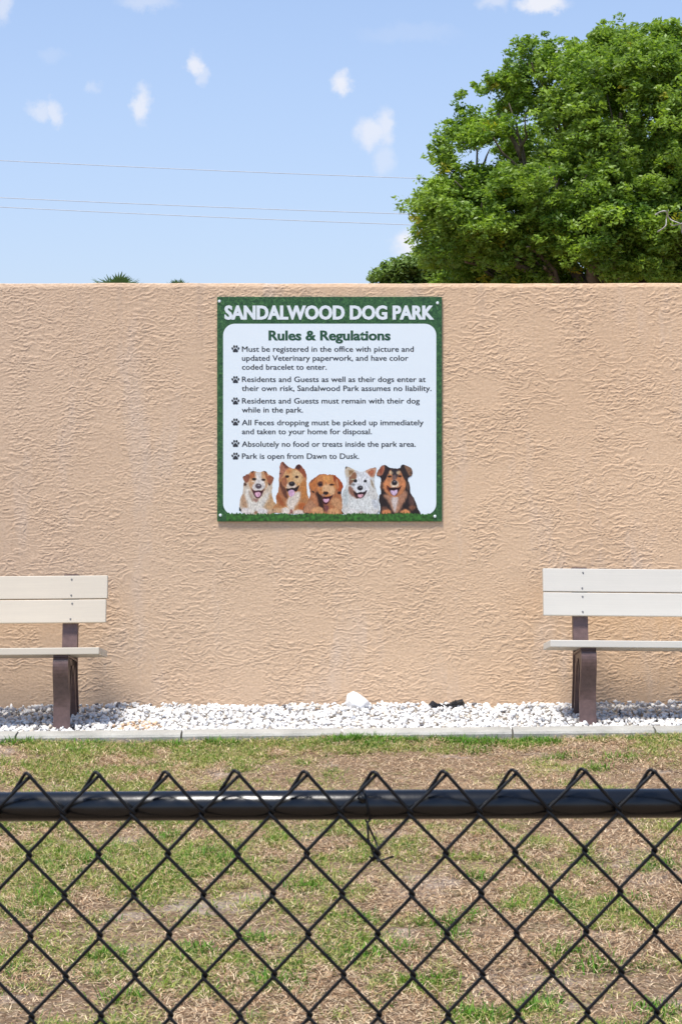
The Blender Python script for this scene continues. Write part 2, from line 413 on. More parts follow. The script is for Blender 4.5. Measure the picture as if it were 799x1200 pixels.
gx = np.where(rng.random(n) < .72, rng.uniform(-2.4, 2.4, n), rng.uniform(-6.8, 6.8, n))
gy = rng.uniform(9.255, 9.985, n)
prof = .014 + .020*fbm(gx, gy, .25, 400) + .012*np.clip((gy-9.26)/.55, 0, 1) + .030*np.clip(fbm(gx, gx*0, 1.0, 410)-.42, 0, 1)*np.clip((gy-9.5)/.4, 0, 1)
gzv = .009*gx + prof*rng.choice([.55, .9, 1.1], n)
sz = rng.uniform(.0095, .0225, n)*np.where(rng.random(n) < .08, 1.35, 1)
gcol = stone_cols(n)
m = (np.hypot(gx+1.07, (gy-9.45)*1.2) < .14) & (rng.random(n) < .4); gcol[m] = np.array([.66, .46, .30])
me = gravel('white_gravel', np.stack([gx, gy, gzv], -1), sz, gcol)
tag(link('white_gravel', me, M_stone), 'bed of white marble chip gravel', kind='stuff')

# ------------------------------------------------------------ white rock and black scrap on the gravel
def rock(name, loc, dims, seed, mat):
    r2 = random.Random(seed); bm = bmesh.new()
    for i in range(34):
        q = Vector((r2.gauss(0, 1), r2.gauss(0, 1), r2.gauss(0, 1))).normalized()*r2.uniform(.84, 1)
        bm.verts.new(q)
    for q in ((-.85, 0, .85), (-.35, -.2, 1.15), (1.15, .1, -.1), (.3, -.3, .75), (-1.0, 0, .0), (.9,-.2,.3)): bm.verts.new(q)
    bmesh.ops.convex_hull(bm, input=bm.verts[:])
    bmesh.ops.delete(bm, geom=[v for v in bm.verts if not v.link_faces], context='VERTS')
    bmesh.ops.bevel(bm, geom=bm.edges[:], offset=.04, segments=1, affect='EDGES')
    bmesh.ops.scale(bm, vec=dims, verts=bm.verts[:])
    return from_bm(name, bm, mat, loc=loc)
p = px_pt(419, 824, 9.86)
o = rock('rock', (p.x, p.y, p.z-.004), (.066, .05, .062), 5, M_rock)
tag(o, 'fist sized white rock, the one large rock against the wall', 'rock')
def crumple(name, loc):
    r2 = random.Random(3); bm = bmesh.new()
    pts = [(-.090, 0, .010), (-.075, 0, .022), (-.055, .005, .010), (-.03, 0, .004), (0, -.004, .006), (.025, 0, .012), (.045, .004, .018), (.065, 0, .026), (.088, 0, .030), (.094, .01, .022)]
    rad = [.012, .019, .015, .012, .012, .014, .017, .016, .017, .007]
    V, F = tube_arrays(pts, rad, 9)
    vs = [bm.verts.new((v.x+r2.uniform(-.004, .004), v.y+r2.uniform(-.006, .006), v.z+r2.uniform(-.006, .007))) for v in V]
    for f in F: bm.faces.new([vs[i] for i in f])
    bmesh.ops.triangulate(bm, faces=bm.faces[:])
    # torn strips curling off it
    for i in range(9):
        x = r2.uniform(-.085, .085); q = Vector((x, r2.uniform(-.01, .01), .012+abs(x)*.15)); pts = [q]
        dr = Vector((r2.uniform(-1, 1), r2.uniform(-.5, .5), r2.uniform(.1, .9))).normalized()
        for k in range(4):
            q = q+dr*.010; dr = (dr+Vector((r2.uniform(-.8, .8), r2.uniform(-.4, .4), r2.uniform(-.9, .3)))).normalized(); pts.append(q)
        add_tube(bm, pts, [.003, .004, .003, .0025, .001], 4)
    return from_bm(name, bm, M_scrap, loc=loc)
p = px_pt(523, 828, 9.86)
o = crumple('plastic_scrap', (p.x, p.y, p.z-.010))
tag(o, 'crumpled black plastic scrap lying on the white gravel', 'scrap')

# ------------------------------------------------------------ benches
def bm_strip(bm, path, width, th, xc=0.0, w1=None):
    """flat bar of given width (x) and thickness following a path of (y,z)"""
    P = [Vector((0, y, z)) for y, z in path]; n = len(P); rings = []
    for i, p in enumerate(P):
        t = (P[min(i+1, n-1)]-P[max(i-1, 0)]).normalized(); nr = Vector((0, -t.z, t.y)); wi = width if w1 is None else width+(w1-width)*i/(n-1)
        rings.append([bm.verts.new(p+nr*s*th/2+Vector((xc+e*wi/2, 0, 0))) for s, e in ((-1, -1), (-1, 1), (1, 1), (1, -1))])
    for a, c in zip(rings[:-1], rings[1:]):
        for k in range(4): bm.faces.new((a[k], a[(k+1) % 4], c[(k+1) % 4], c[k]))
    bm.faces.new(rings[0][::-1]); bm.faces.new(rings[-1])
def smooth_path(pts, n=3):
    for _ in range(n):
        q = [pts[0]]
        for a, c in zip(pts[:-1], pts[1:]):
            q += [(a[0]*.75+c[0]*.25, a[1]*.75+c[1]*.25), (a[0]*.25+c[0]*.75, a[1]*.25+c[1]*.75)]
        q.append(pts[-1]); pts = q
    return pts
front_out = smooth_path([(.060, .402), (.018, .385), (.010, .33), (.030, .25), (.052, .17), (.044, .08), (.022, -.02)], 2)
arch = smooth_path([(.098, -.02), (.105, .12), (.135, .22), (.185, .315), (.235, .325), (.275, .25), (.315, .12), (.335, -.02)], 2)
rear_out = smooth_path([(.415, -.02), (.395, .10), (.370, .22), (.372, .33), (.40, .45), (.475, .775)], 2)
upr_front = [(.338, .338), (.352, .42), (.435, .775)]
def frame_mesh():
    bm = bmesh.new(); W = .034
    # web plate (thin, set in from the flanges) built as a ribbon between the outer and the inner outline
    def web(A, B, n=26):
        def res(P, n):
            d = [0]
            for a, c in zip(P[:-1], P[1:]): d.append(d[-1]+math.dist(a, c))
            out = []
            for i in range(n+1):
                s = d[-1]*i/n; j = max(k for k in range(len(d)) if d[k] <= s+1e-9); j = min(j, len(P)-2)
                f = (s-d[j])/max(1e-9, d[j+1]-d[j]); out.append((P[j][0]*(1-f)+P[j+1][0]*f, P[j][1]*(1-f)+P[j+1][1]*f))
            return out
        A, B = res(A, n), res(B, n); L = []
        for a, c in zip(A, B): L.append([bm.verts.new((x, q[0], q[1])) for x in (-.030, .030) for q in (a, c)])
        for a, c in zip(L[:-1], L[1:]):
            bm.faces.new((a[0], a[1], c[1], c[0])); bm.faces.new((a[2], c[2], c[3], a[3]))
    k = len(arch)//2
    web(front_out[::-1], arch[:k+1]); web(rear_out[:int(len(rear_out)*.62)], arch[::-1][:len(arch)-k])
    web([(.034, .408), (.2, .371), (.352, .337)], [arch[k-5], arch[k], arch[k+6]])
    web(rear_out[int(len(rear_out)*.45):], upr_front)
    web([(.2, .371), (.30, .349), (.37, .333)], [arch[k+2], (.31, .30), (.372, .30)])
    bm_strip(bm, front_out, .074, .014, 0, .090); bm_strip(bm, rear_out[::-1], .078, .012)
    bm_strip(bm, arch, .070, .012); bm_strip(bm, [(.030, .404), (.2, .3665), (.345, .3345)], .078, .012)
    bm_strip(bm, upr_front, .080, .012)
    bm_strip(bm, [(.433, .781), (.478, .775)], .078, .012)
    box(bm, -.040, .040, .024, .104, -.032, -.012); box(bm, -.040, .040, .330, .420, -.032, -.012)
    bmesh.ops.recalc_face_normals(bm, faces=bm.faces[:])
    me = bpy.data.meshes.new('cast_frame'); bm.to_mesh(me); bm.free(); me.materials.append(M_brown); return me
frame_me = frame_mesh()
def make_bench(loc, roll, yaw, mat, label, seed, short=0):
    r2 = random.Random(seed); L = 1.83
    t = empty('park_bench', loc, label, 'bench', 'benches against the stucco wall')
    t.rotation_euler = (0, roll, yaw)
    for x in (-L/2+.200, L/2-.200):
        o = link('cast_frame', frame_me, None, t, (x, 0, 0))
    # back boards lie on the slanted front of the uprights
    sl = math.atan2(.437-.352, .785-.42); ca, sa = math.cos(sl), math.sin(sl)
    def along(s, d):   # s metres up the upright from its foot, d metres out in front
        return (.352+sa*s-ca*d, .42+ca*s+sa*d)
    def board(name, s0, h, th, x0, x1):
        bm = bmesh.new(); box(bm, x0, x1, -th, 0, 0, h, .004)
        ob = from_bm(name, bm, mat, t); y, z = along(s0, .0065)
        ob.location = (0, y, z); ob.rotation_euler = (-sl, 0, 0); return ob
    for i, (s0, h) in enumerate(((.112, .123), (.240, .124))):
        bo = board('back_board', s0, h, .036, -L/2, L/2-(0 if i else short))
        for x in (-L/2+.200, L/2-.200):
            for z in (.020, h-.022):
                bm = bmesh.new(); bmesh.ops.create_cone(bm, cap_ends=True, segments=10, radius1=.0055, radius2=.0038, depth=.004)
                bmesh.ops.rotate(bm, cent=(0, 0, 0), matrix=Matrix.Rotation(R(90), 3, 'X'), verts=bm.verts[:])
                from_bm('screw', bm, M_screw, bo, loc=(x+.010+r2.uniform(-.004, .004), -.0375, z+r2.uniform(-.002, .002)))
    # seat boards, tilted back
    ts = math.atan2(.066, .36)
    for i in range(3):
        bm = bmesh.new(); box(bm, -L/2, L/2, 0, .112, 0, .036, .004)
        ob = from_bm('seat_board', bm, mat, t); q = .001+i*.118
        ob.location = (0, q*math.cos(ts), .4135-q*math.sin(ts)); ob.rotation_euler = (-ts, 0, 0)
    return t
# right bench: left ends at x = 1.073 ; left bench: right ends at x = -1.244
make_bench((1.073+.915, 9.352, gz(1.5)+.004), R(.45), R(-.35), M_board_r, 'off-white slatted bench right of the sign, beside the black scrap', 3)
make_bench((-1.240-.915, 9.345, gz(-1.5)-.006), R(-.45), R(.35), M_board_l, 'cream slatted bench left of the sign, on greyer gravel', 4, .006)

# ------------------------------------------------------------ the sign
SY = 9.988                                    # front face of the sign plate
sign = empty('rules_sign', (-.06, SY, 1.045), 'square green and white dog park rules sign on the tan wall', 'sign')
def sp_pt(px, py, lift=0.0):                   # sign point in the sign's own space
    return ((px-CX)/FPX*10.0+.06, -lift, EYE+(CY-py)/FPX*10.0-1.045)
K = 10.0/FPX
bm = bmesh.new()
a = sp_pt(255.3, 611); c_ = sp_pt(518, 348)
box(bm, a[0], c_[0], 0, .006, a[2], c_[2], .0008)
from_bm('backing_panel', bm, M_signback, sign)
def flat_poly(name, pts, lift, mat, parent=sign, th=.0004):
    bm = bmesh.new(); f = [bm.verts.new(sp_pt(x, y, lift)) for x, y in pts]; b2 = [bm.verts.new(sp_pt(x, y, lift-th)) for x, y in pts]
    bm.faces.new(f); n = len(pts)
    for i in range(n): bm.faces.new((f[i], f[(i+1) % n], b2[(i+1) % n], b2[i]))
    bmesh.ops.triangulate(bm, faces=[x for x in bm.faces if len(x.verts) > 4])
    return from_bm(name, bm, mat, parent)
def rrect(x0, y0, x1, y1, r, n=8):
    P = []
    for cx, cy, a0 in ((x1-r, y0+r, -90), (x1-r, y1-r, 0), (x0+r, y1-r, 90), (x0+r, y0+r, 180)):
        for i in range(n+1):
            a = R(a0+90*i/n); P.append((cx+r*math.cos(a), cy+r*math.sin(a)))
    return P
flat_poly('white_panel', rrect(262.3, 379.5, 511.3, 603.4, 13.5), .0006, M_white)
def text(s, x0, x1, base, cap, mat, name='text_line', bold=0.0, lift=.0012, fat=.16, sp=1.0):
    cu = bpy.data.curves.new('t', 'FONT'); cu.body = s; cu.size = 1.0; cu.offset = bold; cu.resolution_u = 3; cu.space_character = sp; cu.fill_mode = 'FRONT'
    ob = bpy.data.objects.new('t', cu); C.objects.link(ob)
    bpy.context.view_layer.update()
    dg = bpy.context.evaluated_depsgraph_get(); me = bpy.data.meshes.new_from_object(ob.evaluated_get(dg))
    bpy.data.objects.remove(ob)
    co = np.empty(len(me.vertices)*3, np.float32); me.vertices.foreach_get('co', co); co = co.reshape(-1, 3)
    xa, xb = co[:, 0].min(), co[:, 0].max(); sxx = (x1-x0)*K/(xb-xa); szz = cap*K/.729
    O = sp_pt(x0, base)
    out = np.stack([O[0]+(co[:, 0]-xa)*sxx, np.full(len(co), -lift), O[2]+co[:, 1]*szz], -1)
    me.vertices.foreach_set('co', out.astype(np.float32).ravel())
    bm = bmesh.new(); bm.from_mesh(me)          # overprinted a hair wider, as heavy lettering
    for q in (-fat*K, fat*K):
        b2 = bmesh.new(); b2.from_mesh(me); bmesh.ops.translate(b2, vec=(q, -.00012 if q > 0 else .00012, 0), verts=b2.verts[:])
        m2 = bpy.data.meshes.new('t'); b2.to_mesh(m2); b2.free(); bm.from_mesh(m2); bpy.data.meshes.remove(m2)
    bm.to_mesh(me); bm.free(); me.name = name; me.materials.clear(); me.update()
    return link(name, me, mat, sign)
text('SANDALWOOD DOG PARK', 264.2, 508.4, 374.0, 16.2, M_titlew, 'title_lettering', .03, .0008, .42, 1.0)
text('Rules & Regulations', 315.6, 457.6, 398.6, 11.6, M_gprint, 'heading_lettering', .024, .0012, .28, 1.0)
for s, x0, x1, bl in (
    ('Must be registered in the office with picture and', 284.4, 484.8, 412.2),
    ('updated Veterinary paperwork, and have color', 284.4, 478.5, 422.7),
    ('coded bracelet to enter.', 284.4, 383.2, 433.2),
    ('Residents and Guests as well as their dogs enter at', 284.4, 498.8, 447.6),
    ('their own risk, Sandalwood Park assumes no liability.', 284.2, 505.5, 458.1),
    ('Residents and Guests must remain with their dog', 284.4, 491.8, 472.8),
    ('while in the park.', 284.2, 355.5, 483.3),
    ('All Feces dropping must be picked up immediately', 284.2, 496.3, 498.2),
    ('and taken to your home for disposal.', 284.4, 436.0, 508.7),
    ('Absolutely no food or treats inside the park area.', 284.2, 487.2, 523.4),
    ('Park is open from Dawn to Dusk.', 284.4, 421.0, 537.5)):
    text(s, x0, x1, bl, 6.7, M_dark, 'text_line', 0.0)
def paw(cx, cy):
    bm = bmesh.new()
    def ell(x, y, rx, ry, rot):
        P = []
        for i in range(14):
            a = 2*math.pi*i/14; u, w = rx*math.cos(a), ry*math.sin(a); c, s = math.cos(R(rot)), math.sin(R(rot))
            P.append(bm.verts.new(sp_pt(cx+x+u*c-w*s, cy+y+u*s+w*c, .0012)))
        bm.faces.new(P)
    ell(-3.5, -.4, 1.15, 1.6, -22); ell(-1.4, -2.7, 1.2, 1.65, -6); ell(1.4, -2.7, 1.2, 1.65, 6); ell(3.5, -.4, 1.15, 1.6, 22)
    P = [(0, -.8), (1.2, -.3), (2.0, .9), (3.1, 2.1), (2.9, 3.6), (1.6, 4.1), (0, 3.7), (-1.6, 4.1), (-2.9, 3.6), (-3.1, 2.1), (-2.0, .9), (-1.2, -.3)]
    bm.faces.new([bm.verts.new(sp_pt(cx+x, cy+y, .0012)) for x, y in P])
    from_bm('paw_icon', bm, M_dark, sign)
for y in (408.9, 445.0, 470.0, 494.6, 519.8, 534.5): paw(276.7, y)
for x, y in ((257.9, 353.2), (512.8, 355.2), (259.0, 603.6), (509.8, 604.9)):
    bm = bmesh.new(); bmesh.ops.create_cone(bm, cap_ends=True, segments=14, radius1=.0085, radius2=.006, depth=.005)
    bmesh.ops.rotate(bm, cent=(0, 0, 0), matrix=Matrix.Rotation(R(90), 3, 'X'), verts=bm.verts[:])
    q = sp_pt(x, y, .002); from_bm('mounting_screw', bm, M_titlew, sign, loc=q)

# printed dogs: flat artwork, painted procedurally into a fine flat grid
def seg_sdf(X, Y, P):
    n = len(P); d = np.full(X.shape, 1e9); ins = np.zeros(X.shape, bool)
    for i in range(n):
        x0, y0 = P[i]; x1, y1 = P[(i+1) % n]; ex, ey = x1-x0, y1-y0
        t = np.clip(((X-x0)*ex+(Y-y0)*ey)/(ex*ex+ey*ey+1e-9), 0, 1)
        d = np.minimum(d, np.hypot(X-x0-t*ex, Y-y0-t*ey))
        c = ((y0 > Y) != (y1 > Y)) & (X < (x1-x0)*(Y-y0)/((y1-y0) if y1 != y0 else 1e-9)+x0); ins ^= c
    return np.where(ins, -d, d)
def chaikin(P, n=2):
    for _ in range(n):
        Q = []
        for i in range(len(P)):
            a, b_ = P[i], P[(i+1) % len(P)]
            Q += [(a[0]*.75+b_[0]*.25, a[1]*.75+b_[1]*.25), (a[0]*.25+b_[0]*.75, a[1]*.25+b_[1]*.75)]
        P = Q
    return P
def paint_dog(ox, oy, span, outline, shapes, seed, lift):
    """coordinates are in a 799-wide zoomed box whose left top corner is (ox, oy) in the photograph"""
    s = 799.0/span
    xs_ = [p[0] for pl in outline for p in pl]; ys_ = [p[1] for pl in outline for p in pl]
    X, Y = np.meshgrid(np.arange(min(xs_)-20, max(xs_)+20, 5.0), np.arange(min(ys_)-20, max(ys_)+20, 5.0), indexing='ij')
    nzx = (fbm(X, Y*.35, 26, seed)-.5); nzy = (fbm(X*.6, Y, 22, seed+5)-.5)
    XN, YN = X+nzx*26, Y+nzy*30
    D = np.full(X.shape, 1e9)
    for pl in outline: D = np.minimum(D, seg_sdf(XN, YN, chaikin(pl, 2)))
    col = np.zeros(X.shape+(3,))
    for sh in shapes:
        kind, geo, rgb, soft = sh; soft = soft*1.25
        wob = .35 if soft < 13 else 1.0
        x_, y_ = X+nzx*26*wob, Y+nzy*30*wob
        if kind == 'p': dd = seg_sdf(x_, y_, chaikin(geo, 2))
        else:
            cx, cy, rx, ry = geo[:4]; dd = (np.hypot((x_-cx)/rx, (y_-cy)/ry)-1)*min(rx, ry)
        a = np.clip(.5-dd/(2*soft), 0, 1)[..., None]; a = a*a*(3-2*a)
        col = col*(1-a)+np.array(rgb, float)[None, None]/255*a
    fur = (fbm(X*1.5, Y*.45, 16, seed+9, 3)-.5)[..., None]
    fur2 = (fbm(X*.6, Y*1.4, 22, seed+19, 3)-.5)[..., None]; fur3 = (vnoise(X, Y*.5, 9, seed+29)-.5)[..., None]
    col = np.clip(col*(1+fur*.42+fur2*.16+fur3*.05), 0, 1)
    col = np.where(col <= .04045, col/12.92, ((col+.055)/1.055)**2.4)*.86
    nx, ny = X.shape; idx = np.arange(nx*ny).reshape(nx, ny); keep = D < 0
    k = keep[:-1, :-1] & keep[1:, :-1] & keep[1:, 1:] & keep[:-1, 1:]
    F = np.stack([idx[:-1, :-1], idx[:-1, 1:], idx[1:, 1:], idx[1:, :-1]], -1)[k]
    used = np.unique(F); mp = np.zeros(nx*ny, int); mp[used] = np.arange(len(used)); F = mp[F]
    PX = ox+X.ravel()[used]/s; PY = oy+Y.ravel()[used]/s
    O = sp_pt(0, 0)
    V = np.stack([O[0]+PX*K, np.full(len(PX), -lift), O[2]-PY*K], -1)
    me = np_mesh('printed_dog', V, [F], col.reshape(-1, 3)[used])
    return link('printed_dog', me, M_print, sign)
A = 'p'; E = 'e'
d1o = [[(55,1060),(50,820),(85,690),(130,610),(125,450),(150,400),(100,300),(240,245),(290,185),(350,205),(420,215),(500,210),(550,185),(610,255),(750,320),(700,420),(690,600),(710,760),(800,880),(800,1060)]]
d1 = [(A,[(0,1100),(0,0),(830,0),(830,1100)],(214,196,174),5),
 (A,[(80,700),(130,620),(230,860),(190,950),(90,900)],(186,150,118),26),(A,[(600,640),(700,640),(760,860),(830,900),(830,1010),(640,960),(520,900)],(196,158,116),30),
 (A,[(150,500),(250,560),(330,780),(420,800),(560,640),(650,600),(610,780),(500,900),(440,1050),(300,1050),(210,860)],(226,220,208),34),
 (A,[(250,560),(330,760),(300,800),(240,640)],(176,150,128),16),
 (A,[(245,240),(300,190),(560,195),(610,270),(625,440),(560,560),(480,650),(340,650),(260,530),(215,430)],(206,160,118),14),
 (A,[(355,215),(490,215),(475,330),(560,420),(560,530),(480,590),(350,590),(285,510),(355,420),(390,330)],(226,220,214),20),
 (A,[(240,260),(320,200),(360,240),(345,330),(255,350)],(176,104,64),16),(A,[(530,205),(575,205),(625,300),(610,430),(575,340)],(170,104,66),14),
 (A,[(100,300),(235,248),(262,300),(235,400),(190,440),(150,390)],(152,92,70),9),(A,[(612,262),(748,320),(705,400),(665,475),(625,465),(600,360)],(158,94,66),9),
 (A,[(105,298),(160,275),(150,340)],(100,72,62),10),(A,[(700,300),(748,322),(715,370)],(112,84,72),10),
 (A,[(280,190),(345,195),(320,225),(285,240)],(92,58,46),10),(A,[(520,190),(570,195),(590,235),(540,225)],(96,66,54),10),
 (A,[(130,425),(195,430),(205,470),(150,490)],(84,54,40),12),(A,[(612,420),(672,460),(635,490)],(70,44,34),10),
 (E,(340,356,40,24),(42,28,24),8),(E,(521,368,36,22),(42,28,24),8),(E,(330,402,30,10),(236,226,206),10),
 (E,(425,492,60,50),(84,72,78),9),(E,(430,476,26,14),(176,172,176),9),
 (A,[(285,515),(345,590),(430,572),(500,592),(550,515),(505,650),(440,735),(385,735),(330,660)],(74,36,42),8),
 (A,[(350,625),(405,598),(478,622),(462,685),(410,715),(368,685)],(226,176,196),8),
 (A,[(320,715),(410,750),(430,745),(395,810),(330,790)],(170,132,116),16),
 (E,(180,990,95,75),(228,220,214),18),(E,(490,1000,110,75),(226,220,216),18),
 (E,(155,1030,8,26),(176,160,150),8),(E,(205,1030,8,26),(176,160,150),8),(E,(465,1035,8,26),(180,164,156),8),(E,(515,1035,8,26),(180,164,156),8),
 (E,(375,1010,34,30),(150,110,80),18),(E,(690,1020,90,50),(196,160,128),20)]
paint_dog(278, 540, 48, d1o, d1, 500, .0010)
d2o = [[(20,1060),(30,930),(110,880),(95,700),(150,640),(150,500),(165,300),(175,120),(205,50),(250,55),(370,165),(470,185),(475,130),(530,85),(590,110),(690,250),(700,420),(700,640),(760,780),(800,1000),(790,1080)]]
d2 = [(A,[(-40,1150),(-40,0),(830,0),(830,1150)],(190,132,84),5),
 (A,[(90,690),(150,650),(290,900),(230,930),(130,830)],(166,92,52),24),(A,[(150,470),(210,440),(330,760),(300,900),(150,660)],(176,116,78),24),
 (A,[(180,430),(250,430),(330,700),(330,780),(250,720),(170,520)],(104,62,46),18),
 (A,[(310,780),(470,640),(590,620),(560,800),(470,920),(400,1080),(370,1000),(300,900)],(226,212,196),24),
 (A,[(570,440),(700,420),(710,700),(640,800),(600,760),(590,600)],(196,130,70),24),
 (A,[(520,900),(620,820),(760,940),(740,1040),(560,990)],(180,100,52),24),
 (A,[(280,210),(360,170),(520,200),(600,260),(640,400),(560,520),(480,640),(330,600),(230,520),(200,400)],(216,166,112),14),
 (A,[(200,380),(290,330),(330,420),(300,560),(220,500)],(166,104,72),18),
 (A,[(430,210),(520,210),(600,300),(600,440),(540,480),(420,400)],(222,184,136),20),
 (A,[(290,200),(370,180),(420,230),(340,300)],(210,140,86),18),
 (A,[(150,300),(165,130),(200,50),(255,55),(375,165),(290,215),(250,300),(180,420)],(176,116,92),9),(A,[(195,60),(250,60),(375,160),(300,190),(250,130)],(122,74,58),12),
 (A,[(150,270),(205,265),(190,300)],(80,52,44),8),
 (A,[(465,180),(475,125),(535,85),(590,115),(692,260),(690,370),(640,350),(590,260)],(150,82,54),9),(A,[(470,180),(480,125),(535,90),(600,150),(560,200)],(74,42,38),14),
 (E,(318,338,38,28),(54,32,26),8),(E,(505,346,34,24),(62,34,24),8),(E,(300,300,40,10),(226,176,130),9),
 (A,[(310,490),(360,440),(470,440),(500,520),(470,580),(370,580),(300,560)],(216,196,178),16),
 (E,(410,480,62,46),(34,26,28),8),(E,(405,462,22,10),(110,104,110),8),
 (A,[(300,560),(345,580),(410,552),(470,570),(575,480),(500,640),(470,620),(340,640),(310,620)],(38,24,26),8),
 (A,[(335,610),(400,592),(462,608),(470,680),(400,745),(345,700)],(218,178,206),8),(E,(400,670,8,40),(190,140,176),8),
 (E,(280,1010,92,70),(232,220,206),15),(E,(540,1050,115,66),(232,216,204),15),(E,(500,1080,7,26),(176,150,140),8),(E,(570,1080,7,26),(176,150,140),8),(E,(120,1010,100,60),(206,166,126),22),
 (A,[(370,960),(430,1000),(420,1070),(370,1080)],(150,100,90),14)]
paint_dog(318, 538, 48, d2o, d2, 520, .0013)
d3o = [[(-40,1060),(-40,900),(60,780),(110,640),(75,480),(80,400),(240,290),(260,255),(420,265),(580,270),(620,300),(765,470),(700,600),(720,740),(800,880),(830,1060)]]
d3 = [(A,[(-60,1150),(-60,0),(860,0),(860,1150)],(176,112,72),5),
 (A,[(-40,920),(90,740),(170,800),(240,900),(120,1000),(-40,1040)],(186,134,100),26),
 (A,[(200,600),(330,600),(360,860),(400,960),(360,1000),(280,900),(230,760)],(54,30,24),24),(A,[(370,860),(450,860),(470,960),(420,1030),(380,960)],(122,72,70),18),
 (A,[(480,740),(640,700),(720,800),(760,940),(640,960),(520,860)],(202,148,104),26),(A,[(110,640),(200,640),(280,860),(200,860)],(196,130,90),24),
 (A,[(620,600),(700,590),(700,640),(640,650)],(50,26,22),12),(A,[(110,580),(200,600),(160,640)],(60,36,28),12),
 (A,[(240,280),(420,265),(580,275),(620,420),(600,580),(540,660),(470,700),(320,690),(240,600),(220,400)],(204,134,78),14),
 (A,[(340,290),(520,290),(540,380),(420,420),(340,360)],(214,150,86),20),
 (A,[(345,470),(440,440),(560,500),(600,600),(520,700),(440,600),(370,590),(320,620)],(226,180,134),22),
 (A,[(80,410),(230,310),(232,460),(200,560),(150,600),(100,520)],(200,122,66),9),(A,[(80,400),(220,300),(205,350),(110,440)],(150,90,58),12),
 (A,[(545,275),(600,280),(765,470),(720,570),(660,600),(610,520),(590,380)],(172,78,36),9),(A,[(600,340),(650,380),(660,560),(615,520)],(206,140,96),12),
 (A,[(535,280),(590,290),(600,400),(570,420)],(142,62,36),12),
 (A,[(240,420),(320,390),(350,450),(330,500),(250,500)],(84,48,40),14),(E,(300,462,32,18),(34,22,26),8),(E,(520,466,44,18),(60,32,24),8),(E,(300,500,26,8),(150,120,120),8),
 (A,[(350,600),(450,600),(455,640),(405,668),(350,640)],(40,26,26),9),(A,[(310,640),(400,668),(340,690)],(160,130,120),12),
 (A,[(335,700),(430,700),(500,690),(560,640),(490,760),(430,850),(370,850),(340,780)],(64,22,32),9),
 (A,[(345,735),(410,745),(476,728),(462,790),(405,818),(360,795)],(232,182,202),8),
 (E,(250,980,115,90),(216,160,112),16),(E,(560,995,120,72),(218,162,112),16),
 (E,(205,1020,8,30),(160,104,66),8),(E,(270,1030,8,30),(160,104,66),8),(E,(525,1020,8,28),(160,104,66),8),(E,(590,1020,8,28),(160,104,66),8)]
paint_dog(358, 540, 48, d3o, d3, 540, .0016)
d4o = [[(30,1060),(60,900),(40,640),(130,500),(150,400),(105,280),(105,110),(160,100),(320,180),(400,215),(500,190),(600,140),(720,110),(725,180),(680,320),(690,480),(760,700),(790,900),(760,1060)]]
d4 = [(A,[(-40,1150),(-40,0),(860,0),(860,1150)],(214,212,206),5),
 (A,[(60,620),(180,500),(200,800),(120,900),(60,800)],(196,202,200),30),(A,[(600,760),(760,740),(780,900),(680,960)],(206,210,214),30),
 (A,[(180,480),(260,520),(340,640),(380,740),(300,720),(190,640)],(146,104,84),18),(A,[(260,600),(350,650),(370,750),(300,710)],(84,50,42),12),
 (A,[(240,250),(330,215),(500,210),(590,260),(620,400),(580,560),(480,680),(350,650),(230,500),(200,380)],(224,226,228),18),
 (A,[(205,260),(320,200),(340,320),(260,440),(200,420)],(150,104,74),16),(E,(270,460,34,30),(130,128,128),16),
 (A,[(103,110),(160,100),(320,180),(260,240),(200,330),(130,300)],(212,196,172),9),(A,[(170,180),(310,175),(220,290),(190,260)],(156,122,84),14),(A,[(103,108),(165,100),(160,130),(115,170)],(116,108,100),9),
 (A,[(500,195),(600,140),(720,112),(725,180),(680,320),(610,320),(560,260)],(206,160,132),9),(A,[(560,200),(680,160),(670,270),(620,310),(570,250)],(180,108,78),14),(A,[(640,130),(722,112),(720,150)],(140,124,112),10),
 (A,[(600,360),(640,380),(680,520),(640,520)],(150,134,110),14),(A,[(190,300),(240,330),(240,470),(180,480)],(140,100,78),14),
 (E,(312,388,34,32),(30,30,32),8),(E,(505,394,30,24),(34,34,38),8),(E,(260,362,34,10),(190,196,160),9),
 (E,(406,530,54,46),(44,40,44),8),(E,(415,512,20,12),(136,134,140),8),
 (A,[(270,570),(340,640),(410,600),(470,620),(550,550),(500,670),(430,735),(370,730),(340,680),(290,640)],(44,26,28),8),
 (A,[(350,645),(410,655),(470,640),(458,700),(405,725),(360,700)],(226,172,180),8),
 (A,[(230,740),(380,760),(500,740),(600,640),(640,900),(560,1040),(300,1040),(180,900)],(226,228,224),36),
 (E,(260,1010,100,76),(234,230,226),16),(E,(570,1010,100,62),(232,232,228),18),(E,(225,1050,8,26),(186,180,170),8),(E,(290,1050,8,26),(186,180,170),8),
 (A,[(370,980),(480,980),(470,1060),(380,1050)],(196,180,170),18)]
paint_dog(398, 540, 48, d4o, d4, 560, .0019)
d5o = [[(40,1000),(90,780),(50,610),(100,540),(85,420),(100,300),(60,260),(10,250),(20,190),(110,70),(160,60),(240,110),(320,125),(400,125),(440,60),(540,70),(640,150),(610,260),(540,280),(580,400),(580,520),(670,650),(700,780),(780,900),(790,1000)]]
